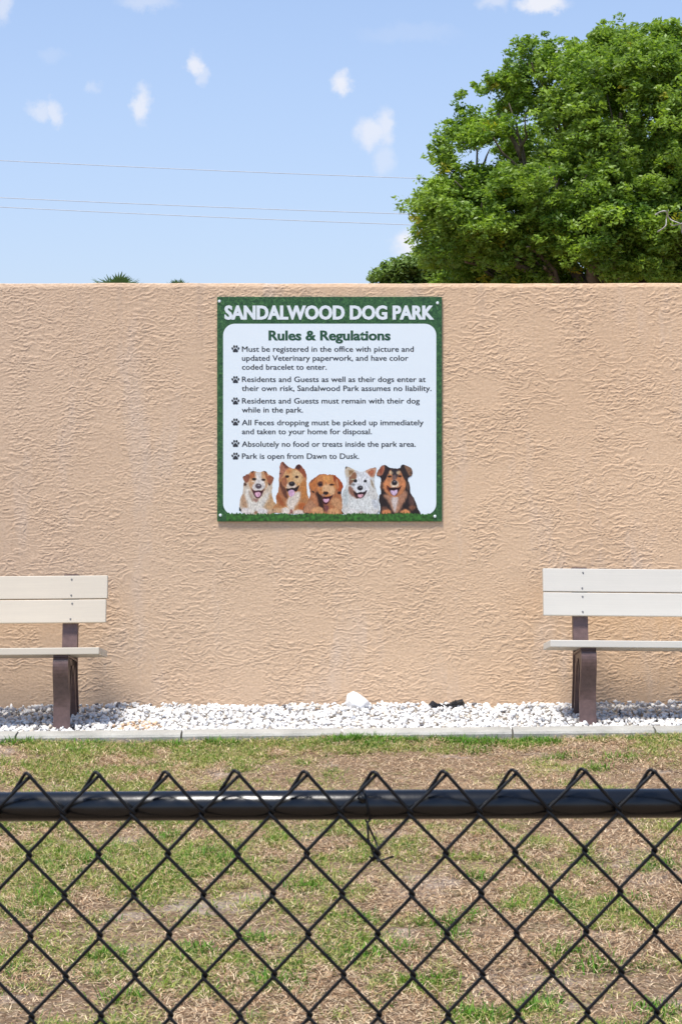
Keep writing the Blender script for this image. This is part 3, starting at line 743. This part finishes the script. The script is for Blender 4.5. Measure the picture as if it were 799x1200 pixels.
d5 = [(A,[(-40,1100),(-40,0),(860,0),(860,1100)],(44,34,34),5),
 (A,[(110,560),(240,560),(400,560),(480,480),(560,540),(480,700),(380,880),(300,880),(220,680)],(176,128,100),24),(A,[(250,600),(400,580),(360,760),(330,880),(290,780)],(216,200,192),24),
 (A,[(230,160),(330,120),(420,160),(500,300),(520,420),(470,540),(380,600),(250,600),(140,500),(120,400),(150,300)],(196,128,84),14),
 (A,[(250,130),(400,130),(380,250),(330,310),(290,250)],(50,46,52),16),(A,[(290,240),(350,240),(350,320),(290,330)],(120,96,92),16),
 (E,(262,200,36,28),(206,176,136),14),(E,(385,195,32,26),(206,178,140),14),
 (A,[(150,330),(210,330),(240,420),(220,500),(150,480)],(216,140,90),16),(A,[(400,350),(490,320),(510,430),(430,470),(390,440)],(214,138,90),16),
 (A,[(190,390),(240,460),(240,520),(190,480)],(120,56,36),12),(A,[(240,380),(290,320),(370,320),(400,400),(360,450),(270,450)],(226,200,172),14),
 (A,[(120,110),(230,90),(240,160),(190,280),(120,380),(90,300)],(48,36,38),14),(A,[(12,240),(30,180),(110,70),(165,70),(150,180),(100,260)],(172,112,86),10),(A,[(60,160),(120,90),(130,180),(90,230)],(146,78,56),12),
 (A,[(420,70),(480,60),(560,200),(560,320),(480,300),(430,180)],(52,42,42),12),(A,[(470,62),(545,75),(640,155),(610,255),(560,250),(520,160)],(136,100,76),10),(E,(600,205,26,34),(96,72,58),12),
 (A,[(85,300),(125,340),(120,500),(90,460)],(108,72,52),12),(A,[(510,300),(580,400),(570,520),(520,460)],(90,70,60),14),
 (E,(240,262,30,16),(38,26,24),8),(E,(410,256,30,16),(38,26,24),8),
 (E,(320,364,46,42),(34,30,34),8),(E,(322,348,20,10),(140,138,144),8),
 (A,[(200,400),(240,455),(320,440),(390,455),(450,400),(390,510),(350,580),(280,580),(240,510)],(50,24,26),8),
 (A,[(244,480),(310,498),(375,475),(368,540),(320,590),(270,560)],(218,190,216),8),
 (A,[(560,560),(620,580),(670,660),(640,760),(560,740)],(96,70,62),20),(A,[(540,760),(660,730),(690,790),(600,840)],(128,84,62),18),(A,[(90,770),(180,750),(230,820),(120,850)],(112,76,62),18),
 (E,(185,860,78,52),(214,140,90),14),(E,(500,860,85,52),(218,146,92),14),(E,(165,885,7,24),(110,60,36),8),(E,(205,885,7,24),(110,60,36),8),(E,(480,885,7,24),(110,60,36),8),(E,(530,885,7,24),(110,60,36),8)]
paint_dog(440, 540, 56, d5o, d5, 580, .0022)
# printed grass edge in front of the dogs' paws
xs_ = np.linspace(266, 507.5, 420)
top = 601.8 + 1.3*(rng.random(420)-.5)*2 + np.sin(xs_*.13)*.5
P = [(x, y) for x, y in zip(xs_, top)]
bm = bmesh.new(); pr = None
for x, y in P:
    a_ = bm.verts.new(sp_pt(x, y, .0026)); b_ = bm.verts.new(sp_pt(x, 610.4, .0026))
    if pr: bm.faces.new((pr[0], a_, b_, pr[1]))
    pr = (a_, b_)
from_bm('printed_grass', bm, M_brightgrass, sign)

# ------------------------------------------------------------ chain link fence in the foreground
FD = 2.10; KF = FD/FPX
HW = 40.65*KF; HH = 47.4*KF
fx0 = (33.5-CX)*KF                 # a peak column
ztop = EYE+(CY-905.0)*KF
fence = empty('chain_link_fence', (0, FD, 0), 'black chain link fence with round top rail in the foreground', 'fence')
SH = .016; wr = .0021; yr = .0024; ov = .0022
nrow = int((ztop-.04)/HH)
def wire_mesh(kind, tailn):
    pts = []; 
    for j in range(nrow+1):
        right = (j % 2 == 1) if kind == 'A' else (j % 2 == 0)
        x = HW+ov if right else -ov
        z = -j*HH
        if j == 0:
            # knuckled end: the wire is bent over at the peak, its tail folded back down
            if kind == 'A':
                pts += [Vector((-.0195, yr+.0035, -.0235)), Vector((-.012, yr+.004, -.0125)), Vector((-.0050, yr+.0035, -.0016)), Vector((-.0036, yr+.001, .0004)), Vector((-.0008, 0, .0012)), Vector((.0024, -yr, -.0004)), Vector((.0046, -yr, -.0040))]
            else:
                pts += [Vector((x-ov+.0020, yr+.001, -.0032)), Vector((x-ov-.0004, yr, -.0052))]
            continue
        nxt_y = (-yr if ((kind == 'A') == (j % 2 == 0)) else yr)   # depth of the segment below this bend
        prev_y = -nxt_y
        sgn = 1 if right else -1; inx = -sgn
        e = .0045
        pts += [Vector((x+inx*(e*HW/HH+.0012), prev_y, z+e+.0012)), Vector((x+inx*.0006, prev_y*.55, z+.0016)), Vector((x, 0, z)), Vector((x+inx*.0006, nxt_y*.55, z-.0016)), Vector((x+inx*(e*HW/HH+.0012), nxt_y, z-e-.0012))]
    pts = [Vector((p.x, p.y, p.z)) for p in pts]
    V, F = tube_arrays(pts, wr, 7)
    V = [Vector((v.x-SH*v.z*1.0*-1*-1, v.y, v.z)) for v in V]
    me = bpy.data.meshes.new('wire'); me.from_pydata([v[:] for v in V], [], F); me.materials.append(M_black)
    me.polygons.foreach_set('use_smooth', [True]*len(me.polygons)); return me
wA, wB = wire_mesh('A', 3), wire_mesh('B', 3)
kmin = -int((fx0+1.2)/HW)-1
kmin -= kmin % 2
kmax = int((1.2-fx0)/HW)
for k in range(kmin, kmax):
    me = wA if k % 2 == 0 else wB
    x = fx0+k*HW
    o = link('wire', me, None, fence, (x, 0, ztop+gz(x)*.75+rnd.uniform(-.0013, .0013)))
    o.rotation_euler = (0, R(rnd.uniform(-.03, .03)), 0)
ry = .0172+.0052
def railp(x): return Vector((x, ry, EYE+(CY-943.2)*(FD+ry)/FPX+gz(x)*.6))
bm = bmesh.new(); add_tube(bm, [railp(-1.35), railp(1.35)], .0170, 48)
from_bm('top_rail', bm, M_rail, fence, smooth=True)
for s in (-1, 1):
    bm = bmesh.new(); add_tube(bm, [(s*1.20, ry+.045, -.3), (s*1.20, ry+.045, railp(s*1.2).z+.03)], .024, 20)
    bmesh.ops.create_uvsphere(bm, u_segments=16, v_segments=8, radius=.027, matrix=Matrix.Translation((s*1.20, ry+.045, railp(s*1.2).z+.03)))
    from_bm('post', bm, M_rail, fence, smooth=True)
# tie wire looped over the rail and twisted round a knuckle below it
def fp(px, py, dy=0): q = px_pt(px, py, FD); return Vector((q.x, dy, q.z))
tie = [fp(461, 1003, -.004), fp(452, 1005, -.006), fp(444, 1008, -.005), fp(439, 1004, .002), fp(436, 996, .004), fp(432, 984, .002), fp(431, 964, -.001)]
tz = railp(.034).z
for a in range(-50, 200, 25): tie.append(Vector((.031-.0002*a*.3, ry-.0188*math.cos(R(a)), tz+.0188*math.sin(R(a)))))
tie += [Vector((.0245, ry+.019, tz-.012)), fp(441, 990, ry*.7), fp(446, 1003, .004), fp(437, 1009, .002), fp(434, 1003, -.004)]
bm = bmesh.new(); add_tube(bm, tie, .0014, 6)
add_tube(bm, [fp(427, 938, -.001), fp(424, 935, -.003), fp(421, 933, -.001)], .0035, 6)
from_bm('tie_wire', bm, M_black, fence, smooth=True)

# ------------------------------------------------------------ dry thatch and grass
def blades(name, base, length, az, tilt, width, col, bend, mat, seg=2, tipcol=None):
    n = len(base); dirh = np.stack([np.cos(az), np.sin(az), 0*az], -1); side = np.stack([-np.sin(az), np.cos(az), 0*az], -1)
    rows = []; pos = base.copy(); t = tilt.copy(); Vs = []
    for i in range(seg+1):
        w = width*(1-(i/seg)**1.5*.98) if i else width*.8
        if i < seg:
            Vs += [pos-side*w[:, None]/2, pos+side*w[:, None]/2]
            step = (length/seg)[:, None]*(dirh*np.sin(t)[:, None]+np.array([0, 0, 1])[None]*np.cos(t)[:, None])
            pos = pos+step; t = t+bend
        else: Vs.append(pos)
    k = len(Vs); V = np.stack(Vs, 1).reshape(-1, 3); b0 = np.arange(n)*k
    F4 = [np.stack([b0+2*i, b0+2*i+1, b0+2*i+3, b0+2*i+2], -1) for i in range(seg-1)]
    F3 = np.stack([b0+k-3, b0+k-2, b0+k-1], -1)
    return np_mesh(name, V, ([np.concatenate(F4)] if F4 else [])+[F3], np.repeat(col, k, 0))
def sample_lawn(n, y0=3.6, y1=9.11):
    # denser near the camera's view wedge, everywhere on the lawn behind the fence
    y = rng.uniform(y0**2, y1**2, n*2)**.5; hw = .19*y+.55
    x = rng.uniform(-1, 1, n*2)*hw; return x[:n], y[:n]
def green_amt(x, y):
    g = fbm(x, y*.8, .22, 600, 4); g2 = fbm(x, y, .08, 620, 3)
    left = np.clip((-x+.1)/2.0, -.30, .35)*.16
    edge = np.clip((y-8.72)/.25, 0, 1)*.12
    return g*.6+g2*.4+left+edge
def bare_amt(x, y): return np.clip((fbm(x*.6, y*1.3, .55, 640, 4)-.56)/.08, 0, 1)
x, y = sample_lawn(470000)
keep = rng.random(len(x)) > np.maximum(bare_amt(x, y)*.7, np.clip((green_amt(x, y)-.49)/.06, 0, 1)*.45); x, y = x[keep], y[keep]; n = len(x)
c1 = np.array([.45, .285, .16]); c2 = np.array([.74, .57, .37]); c3 = np.array([.115, .062, .032]); u = rng.random((n, 1))
col = np.where(u < .40, c1, np.where(u < .72, c2, c3))*rng.uniform(.65, 1.2, (n, 1)); 
yel = (green_amt(x, y) > .50) & (rng.random(n) < .45); col[yel] = np.array([.38, .36, .12])*rng.uniform(.7, 1.2, (yel.sum(), 1))
h0 = ground_h(x, y)+rng.uniform(0, .022, n)
me = blades('dry_thatch', np.stack([x, y, h0], -1), rng.uniform(.013, .038, n), rng.uniform(0, 6.283, n), rng.uniform(R(62), R(98), n), rng.uniform(.0016, .0034, n), np.clip(col, 0, .9), rng.uniform(-.1, .35, n), M_straw)
tag(link('dry_thatch', me, M_straw), 'brown dry grass thatch over the lawn', kind='stuff')
x, y = sample_lawn(60000); g = green_amt(x, y)
pr = np.clip((g-.462)/.075, 0.05, 1)*(1-bare_amt(x, y)*.9)
keep = rng.random(len(x)) < pr*.62; x, y = x[keep], y[keep]
vig = np.clip((green_amt(x, y)-.45)/.13, .1, 1)
big = rng.random(len(x)) < .07+.16*(vig > .7)                 # leafy clumps among thin sprigs
nb_ = np.where(big, rng.integers(22, 44, len(x)), rng.integers(3, 10, len(x)))
sp_ = np.repeat(np.where(big, .024, .011), nb_)
bx = np.repeat(x, nb_)+rng.normal(0, 1, nb_.sum())*sp_; by = np.repeat(y, nb_)+rng.normal(0, 1, nb_.sum())*sp_; vg = np.repeat(np.where(big, 1.25, vig*.75), nb_)
ok = by < 9.12; bx, by, vg = bx[ok], by[ok], vg[ok]; n = len(bx)
tone = np.repeat(rng.random(len(x)), nb_)[ok][:, None]
ga = np.array([.035, .15, .008]); gb = np.array([.20, .29, .03]); gc = np.array([.36, .34, .11])
col = (ga*(1-tone)+gb*tone)*rng.uniform(.7, 1.3, (n, 1)); dry = rng.random(n) < .26; col[dry] = gc*rng.uniform(.8, 1.2, (dry.sum(), 1))
# larger broad-bladed tufts that stand out on the dry ground, and a fringe along the edging
W = [(520,1082,.06),(548,1074,.05),(595,1066,.045),(655,1062,.05),(735,1058,.05),(528,1100,.05),(668,1122,.07),(700,1138,.06),(120,1118,.06),(200,980,.05),(362,1042,.05),(245,1002,.06),(270,1010,.05),
     (425,1078,.05),(440,1120,.05),(505,1150,.05),(110,1010,.05),(560,1030,.04),(780,1020,.05),(775,1185,.06),(560,1190,.06),(230,1112,.05),(300,1100,.06),(330,1150,.06),(60,1050,.06),(150,1170,.06),(480,1115,.05),(630,1180,.05),(700,905,.05),(660,890,.06),(560,880,.06),(730,895,.07)]
tx_, ty_, tr_ = [], [], []
for wx_, wy_, wr_ in W:
    D_ = FPX*1.66/(wy_-CY); tx_.append((wx_-CX)/FPX*D_); ty_.append(D_); tr_.append(wr_)
fr = 75; fx_ = np.where(rng.random(fr) < .55, rng.uniform(-.1, 1.1, fr), rng.uniform(-2.4, 2.4, fr))
tx_ = np.concatenate([tx_, fx_]); ty_ = np.concatenate([ty_, 9.09-np.abs(rng.normal(0, .09, fr))]); tr_ = np.concatenate([tr_, rng.uniform(.02, .05, fr)])
nn = (tr_*2200).astype(int)
qx = np.repeat(tx_, nn)+rng.normal(0, .55, nn.sum())*np.repeat(tr_, nn)*1.3; qy = np.minimum(np.repeat(ty_, nn)+rng.normal(0, .5, nn.sum())*np.repeat(tr_, nn), 9.108)
qc = (np.array([.045, .17, .010])[None]*(1-rng.random((len(qx), 1))*.6)+np.array([.20, .34, .03])[None]*rng.random((len(qx), 1))*.6)
mt = blades('green_grass', np.stack([qx, qy, ground_h(qx, qy)-.002], -1), rng.uniform(.025, .062, len(qx)), rng.uniform(0, 6.283, len(qx)), rng.uniform(R(10), R(65), len(qx)), rng.uniform(.0035, .0065, len(qx)), qc, rng.uniform(.2, .8, len(qx)), M_grass)
tag(link('grass_tufts', mt, M_grass), 'broad bladed green tufts in the dry lawn', kind='stuff')
me = blades('green_grass', np.stack([bx, by, ground_h(bx, by)-.002], -1), rng.uniform(.016, .038, n)*(.45+.75*vg), rng.uniform(0, 6.283, n), rng.uniform(R(25), R(80), n), rng.uniform(.0022, .0046, n)*(.7+.35*vg), col, rng.uniform(.1, .55, n), M_grass)
tag(link('green_grass', me, M_grass), 'scattered green grass tufts in the lawn', kind='stuff')
print('grass blades', n)

# ------------------------------------------------------------ oak tree beyond the wall
def leaf_mesh(name, centers, per, spread, size, base_cols, seed, flat=.75):
    r2 = np.random.default_rng(seed); m = len(centers); n = m*per
    c = np.repeat(centers, per, 0); off = r2.normal(size=(n, 3)); off /= np.linalg.norm(off, axis=1)[:, None]
    off *= (r2.random((n, 1))**.45)*np.repeat(spread, per)[:, None]; off[:, 2] *= flat
    p = c+off
    a = r2.normal(size=(n, 3)); a[:, 2] *= .6; a /= np.linalg.norm(a, axis=1)[:, None]
    up = r2.normal(size=(n, 3))*.75+np.array([0, -.25, .8]); b_ = np.cross(up, a); b_ /= np.linalg.norm(b_, axis=1)[:, None]
    L = size*r2.uniform(.7, 1.3, (n, 1)); W = L*r2.uniform(.35, .52, (n, 1))
    V = np.stack([p-a*L/2, p+b_*W/2+a*L*.05, p+a*L/2, p-b_*W/2+a*L*.05], 1).reshape(-1, 3)
    F = np.arange(n*4).reshape(n, 4)
    cols = np.repeat(np.repeat(base_cols, per, 0)*r2.uniform(.75, 1.25, (n, 1)), 4, 0)
    return np_mesh(name, V, [F], cols)
def limb(bm, p0, p1, r0, r1, n=7, wig=.12, seed=0, sides=8, sag=0):
    r2 = random.Random(seed); p0, p1 = Vector(p0), Vector(p1); L = (p1-p0).length; pts, rad = [], []
    for i in range(n+1):
        t = i/n; q = p0.lerp(p1, t)+Vector((r2.uniform(-1, 1), r2.uniform(-1, 1), r2.uniform(-1, 1)))*wig*L*.25*math.sin(math.pi*t)
        q.z += sag*math.sin(math.pi*t); pts.append(q); rad.append(r0*(1-t)+r1*t)
    add_tube(bm, pts, rad, sides); return pts
TD = 27.0; KT = TD/FPX
def tp(px, py, dy=0): q = px_pt(px, py, TD); return Vector((q.x, TD+dy, q.z))
oak = empty('oak_tree', (4.3, TD, 0), 'large leafy green oak rising behind the right end of the wall', 'tree')
# lobes (photo px centre, radius px, depth offset m)
lobes = [(552,192,50,58,0),(514,242,30,40,.2),(585,130,46,44,.3),(635,95,45,42,-.2),(560,260,70,60,-.5),(640,200,80,90,-.8),(700,84,38,48,.3),(730,62,40,42,0),
         (778,92,50,50,-.3),(720,140,80,80,-.8),(790,170,75,90,-1),(700,270,90,70,-1),(790,280,90,80,-1),(620,290,70,50,-.4),(530,278,40,38,.5),(860,120,70,70,0),(900,220,85,90,0),(870,310,90,70,-.3),
         (950,300,70,80,.5),(640,340,110,50,.8),(780,350,120,50,.8),(920,370,90,40,.8),(572,335,50,35,.6),
         (600,200,75,80,1.6),(700,180,100,100,2.2),(820,200,100,100,2),(700,300,140,70,2.4),(850,320,110,70,2.4),(560,300,60,60,1.8)]
cents, spr, tone_ = [], [], []
for (px, py, rx, ry_, dy) in lobes:
    c = np.array(tp(px, py, dy)); ryd = (rx+ry_)/2*KT*.8; R3 = np.array([rx*KT, ryd, ry_*KT])
    ns = int(rx*ry_/150)+4                                   # boughs on the lobe
    q = rng.normal(size=(ns, 3)); q /= np.linalg.norm(q, axis=1)[:, None]; q *= rng.uniform(.55, 1.0, (ns, 1))
    for sc_ in c+q*R3:
        m = rng.integers(8, 22); r_ = rng.uniform(.16, .34); tn = rng.random()
        w = rng.normal(size=(m, 3)); w /= np.linalg.norm(w, axis=1)[:, None]; w *= rng.random((m, 1))**.4*r_*np.array([1.15, 1.15, .75])
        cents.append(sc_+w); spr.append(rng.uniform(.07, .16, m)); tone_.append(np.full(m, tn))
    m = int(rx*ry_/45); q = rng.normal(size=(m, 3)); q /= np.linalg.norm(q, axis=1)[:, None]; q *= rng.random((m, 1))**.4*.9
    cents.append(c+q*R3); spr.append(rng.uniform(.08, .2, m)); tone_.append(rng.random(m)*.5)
    m = int((rx+ry_)*.22); q = rng.normal(size=(m, 3)); q[:, 2] = np.abs(q[:, 2])*.8+.05*q[:, 2]; q /= np.linalg.norm(q, axis=1)[:, None]; q *= rng.uniform(1.02, 1.16, (m, 1))
    cents.append(c+q*R3); spr.append(rng.uniform(.05, .11, m)); tone_.append(rng.random(m))     # loose sprigs round the outline
cents = np.concatenate(cents); spr = np.concatenate(spr); tone_ = np.concatenate(tone_)
# leave holes where the sky shows through
hole = fbm(cents[:, 0]+cents[:, 1]*.2, cents[:, 2], .45, 700, 3); k = hole < .66; cents, spr, tone_ = cents[k], spr[k], tone_[k]
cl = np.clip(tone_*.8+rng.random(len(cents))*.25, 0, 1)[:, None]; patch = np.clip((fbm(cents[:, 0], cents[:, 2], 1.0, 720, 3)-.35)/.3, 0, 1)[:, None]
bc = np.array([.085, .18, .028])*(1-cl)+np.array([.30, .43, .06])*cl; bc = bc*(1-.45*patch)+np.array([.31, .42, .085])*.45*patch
ycl = rng.random(len(cents)) < .015; bc[ycl] = np.array([.45, .42, .05])
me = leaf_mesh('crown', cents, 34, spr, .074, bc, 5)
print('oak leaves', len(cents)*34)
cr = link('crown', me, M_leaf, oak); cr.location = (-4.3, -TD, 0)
bm = bmesh.new(); base = Vector((4.3, TD, -.1)); fork = Vector((4.4, TD, 2.1))
limb(bm, base, fork, .42, .30, 6, .05, 1, 12)
for i, (px, py, rx, ry_, dy) in enumerate(lobes[:22]):
    e = tp(px, py, dy*.8); mid = fork.lerp(e, .45)+Vector((0, 0, -.15))
    pts = limb(bm, fork-Vector((0, 0, .1)), mid, .15, .09, 6, .2, 100+i, 7); limb(bm, pts[-1], e, .088, .025, 6, .3, 200+i, 6)
    for j in range(4):
        q = e+Vector((rnd.uniform(-1, 1)*rx*KT*.7, rnd.uniform(-.8, .3), rnd.uniform(-.8, .8)*ry_*KT*.7)); limb(bm, mid.lerp(e, rnd.uniform(.5, 1)), q, .03, .008, 4, .3, 300+i*9+j, 5)
tr = from_bm('trunk', bm, M_bark, oak, smooth=True); tr.location = (-4.3, -TD, 0)
# pale dead twigs on the sunny side
for i, P in enumerate(([(735,272),(742,268),(748,272),(755,280),(762,284),(765,292),(763,300)],[(738,290),(744,286),(748,276),(747,268)],[(765,281),(757,284),(751,282)],[(772,238),(780,238),(786,244),(791,252),(788,259)],[(770,250),(778,248),(784,250),(790,260)],)):
    pts = [tp(x, y, -2.45) for x, y in smooth_path(P, 2)]; bm = bmesh.new(); m = len(pts)
    for j in range(m): pts[j].y += .10*math.sin(j*.7+i)
    add_tube(bm, pts, [.011*(1-.6*j/m) for j in range(m)], 5)
    db = from_bm('dead_branch', bm, M_palebark if i < 5 else M_bark, oak, smooth=True); db.location = (-4.3, -TD, 0)

# small tree at the left foot of the oak
sm_t = empty('small_tree', (1.6, 31, 0), 'low darker tree peeking over the wall left of the oak', 'tree')
def tp2(px, py, D): return px_pt(px, py, D)
c_, s_ = [], []
for (px, py, rx, ry_) in ((440,326,10,5),(452,322,12,8),(468,316,18,14),(492,314,20,15),(480,308,9,9),(515,318,26,20),(470,345,40,22),(520,350,50,30),(550,335,40,26),(504,300,10,10)):
    m = max(6, int(rx*ry_/7)); k = 31/FPX; c = tp2(px, py, 31); q = rng.normal(size=(m, 3)); q /= np.linalg.norm(q, axis=1)[:, None]; q *= rng.random((m, 1))**.4
    c_.append(np.array(c)[None]+q*np.array([rx*k, .35, ry_*k])); s_.append(rng.uniform(.08, .2, m))
c_ = np.concatenate(c_); s_ = np.concatenate(s_)
bcol = np.array([.17, .26, .055])*rng.uniform(.6, 1.4, (len(c_), 1))
cr = link('crown', leaf_mesh('crown', c_, 40, s_, .085, bcol, 9), M_bluerleaf, sm_t); cr.location = (-1.6, -31, 0)
bm = bmesh.new(); limb(bm, (1.6, 31, -.1), (1.6, 31, 1.8), .12, .08, 5, .08, 1, 8)
for i, (px, py) in enumerate(((465,318),(495,305),(520,315),(480,345),(548,330))): limb(bm, (1.6, 31, 1.7), tp2(px, py, 31), .05, .012, 6, .25, 20+i, 6)
tr = from_bm('trunk', bm, M_bark, sm_t, smooth=True); tr.location = (-1.6, -31, 0)

# ------------------------------------------------------------ palms far beyond the wall
def palm(px, py, D, rad, label, seed, nf=26):
    r2 = random.Random(seed); top = px_pt(px, py, D); hub = Vector((top.x, D, top.z-rad*.80))
    t = empty('palm_tree', (hub.x, D, 0), label, 'palm tree', 'palms far beyond the wall')
    bm = bmesh.new(); limb(bm, (0, 0, -.1), (0, 0, hub.z), .17, .13, 8, .02, seed, 9); from_bm('trunk', bm, M_bark, t, smooth=True)
    H = Vector((0, 0, hub.z))
    for i in range(nf):
        a = 2*math.pi*i/nf*2.4+r2.uniform(-.2, .2); e = r2.uniform(-.5, 1.35) if i > 5 else r2.uniform(.9, 1.4)
        d3 = Vector((math.cos(a)*math.cos(e), math.sin(a)*math.cos(e), math.sin(e))); side = d3.cross(Vector((0, 0, 1))).normalized(); nrm = side.cross(d3)
        L = rad*.5; V, F, Cc = [], [], []; c0 = H+d3*L
        pv, pf = tube_arrays([H, H+d3*L*.5, c0], [.02, .015, .012], 4); V += pv; F += pf
        g = np.array([.075, .135, .045])*r2.uniform(.7, 1.4)
        for j in range(15):
            b_ = (j-7)/7*1.35; dd = (d3*math.cos(b_)+side*math.sin(b_)).normalized(); ll = rad*.52*(1-.18*abs(b_))*r2.uniform(.85, 1.05)
            w = dd.cross(nrm).normalized()*.028; k = len(V); m1 = c0+dd*ll*.55+nrm*.01; tip = c0+dd*ll-Vector((0, 0, ll*.18))
            V += [c0-w*.3, c0+w*.3, m1+w, m1-w, tip]; F += [(k, k+1, k+2, k+3), (k+3, k+2, k+4)]
        me = bpy.data.meshes.new('frond'); me.from_pydata([tuple(v) for v in V], [], F)
        at = me.color_attributes.new('tint', 'FLOAT_COLOR', 'POINT'); at.data.foreach_set('color', np.tile(np.array([*g, 1], np.float32), len(V)))
        link('frond', me, M_frond, t)
palm(136, 321.5, 52, 1.25, 'fan palm whose tips show just above the left part of the wall', 4)
palm(209, 328.5, 85, 1.2, 'farther palm barely showing above the wall, right of the other palm', 9)

# ------------------------------------------------------------ power lines
WD = 45.0
posts = []
for sx_, (ly1, ly2, ly3) in ((-1, (170, 213, 222)), (1, (206, 246, 259))): pass
def cable(y0, xm, ym, label, dy):
    # passes photo points (0,y0) and (xm,ym); continues with a light sag on both sides
    bm = bmesh.new(); pts = []
    sl = (ym-y0)/xm
    for i in range(49):
        px = -1300+i*3000/48; t = px
        y = y0+sl*px + .0000165*(-(px)*(px-xm))*1.0*-1*-1
        pts.append(px_pt(px, y, WD+dy)-Vector((0, WD, 0)))
    add_tube(bm, pts, .0085, 5)
    o = from_bm('power_line', bm, M_wire, smooth=True, loc=(0, WD, 0)); tag(o, label, 'power line', 'power lines'); return pts
e1 = cable(188.0, 490, 209.0, 'uppermost of the three thin power lines across the sky', 0)
e2 = cable(231.5, 470, 250.5, 'middle of the three thin power lines across the sky', 0)
e3 = cable(242.5, 470, 263.0, 'lowest of the three thin power lines across the sky', .5)
for end in (0, -1):
    x = e1[end].x; zt = e1[end].z
    t = empty('utility_pole', (x, WD+.2, 0), 'wooden utility pole at the left end of the power lines' if end == 0 else 'wooden utility pole at the right end of the power lines', 'utility pole')
    bm = bmesh.new(); add_tube(bm, [(0, 0, -.4), (0, 0, zt+.3)], [.16, .11], 12); from_bm('pole', bm, M_pole, t, smooth=True)
    bm = bmesh.new()
    for e in (e1, e2, e3): box(bm, -.06, .06, -.5, .6, e[end].z-.14, e[end].z-.014, .01)
    from_bm('bracket', bm, M_pole, t)
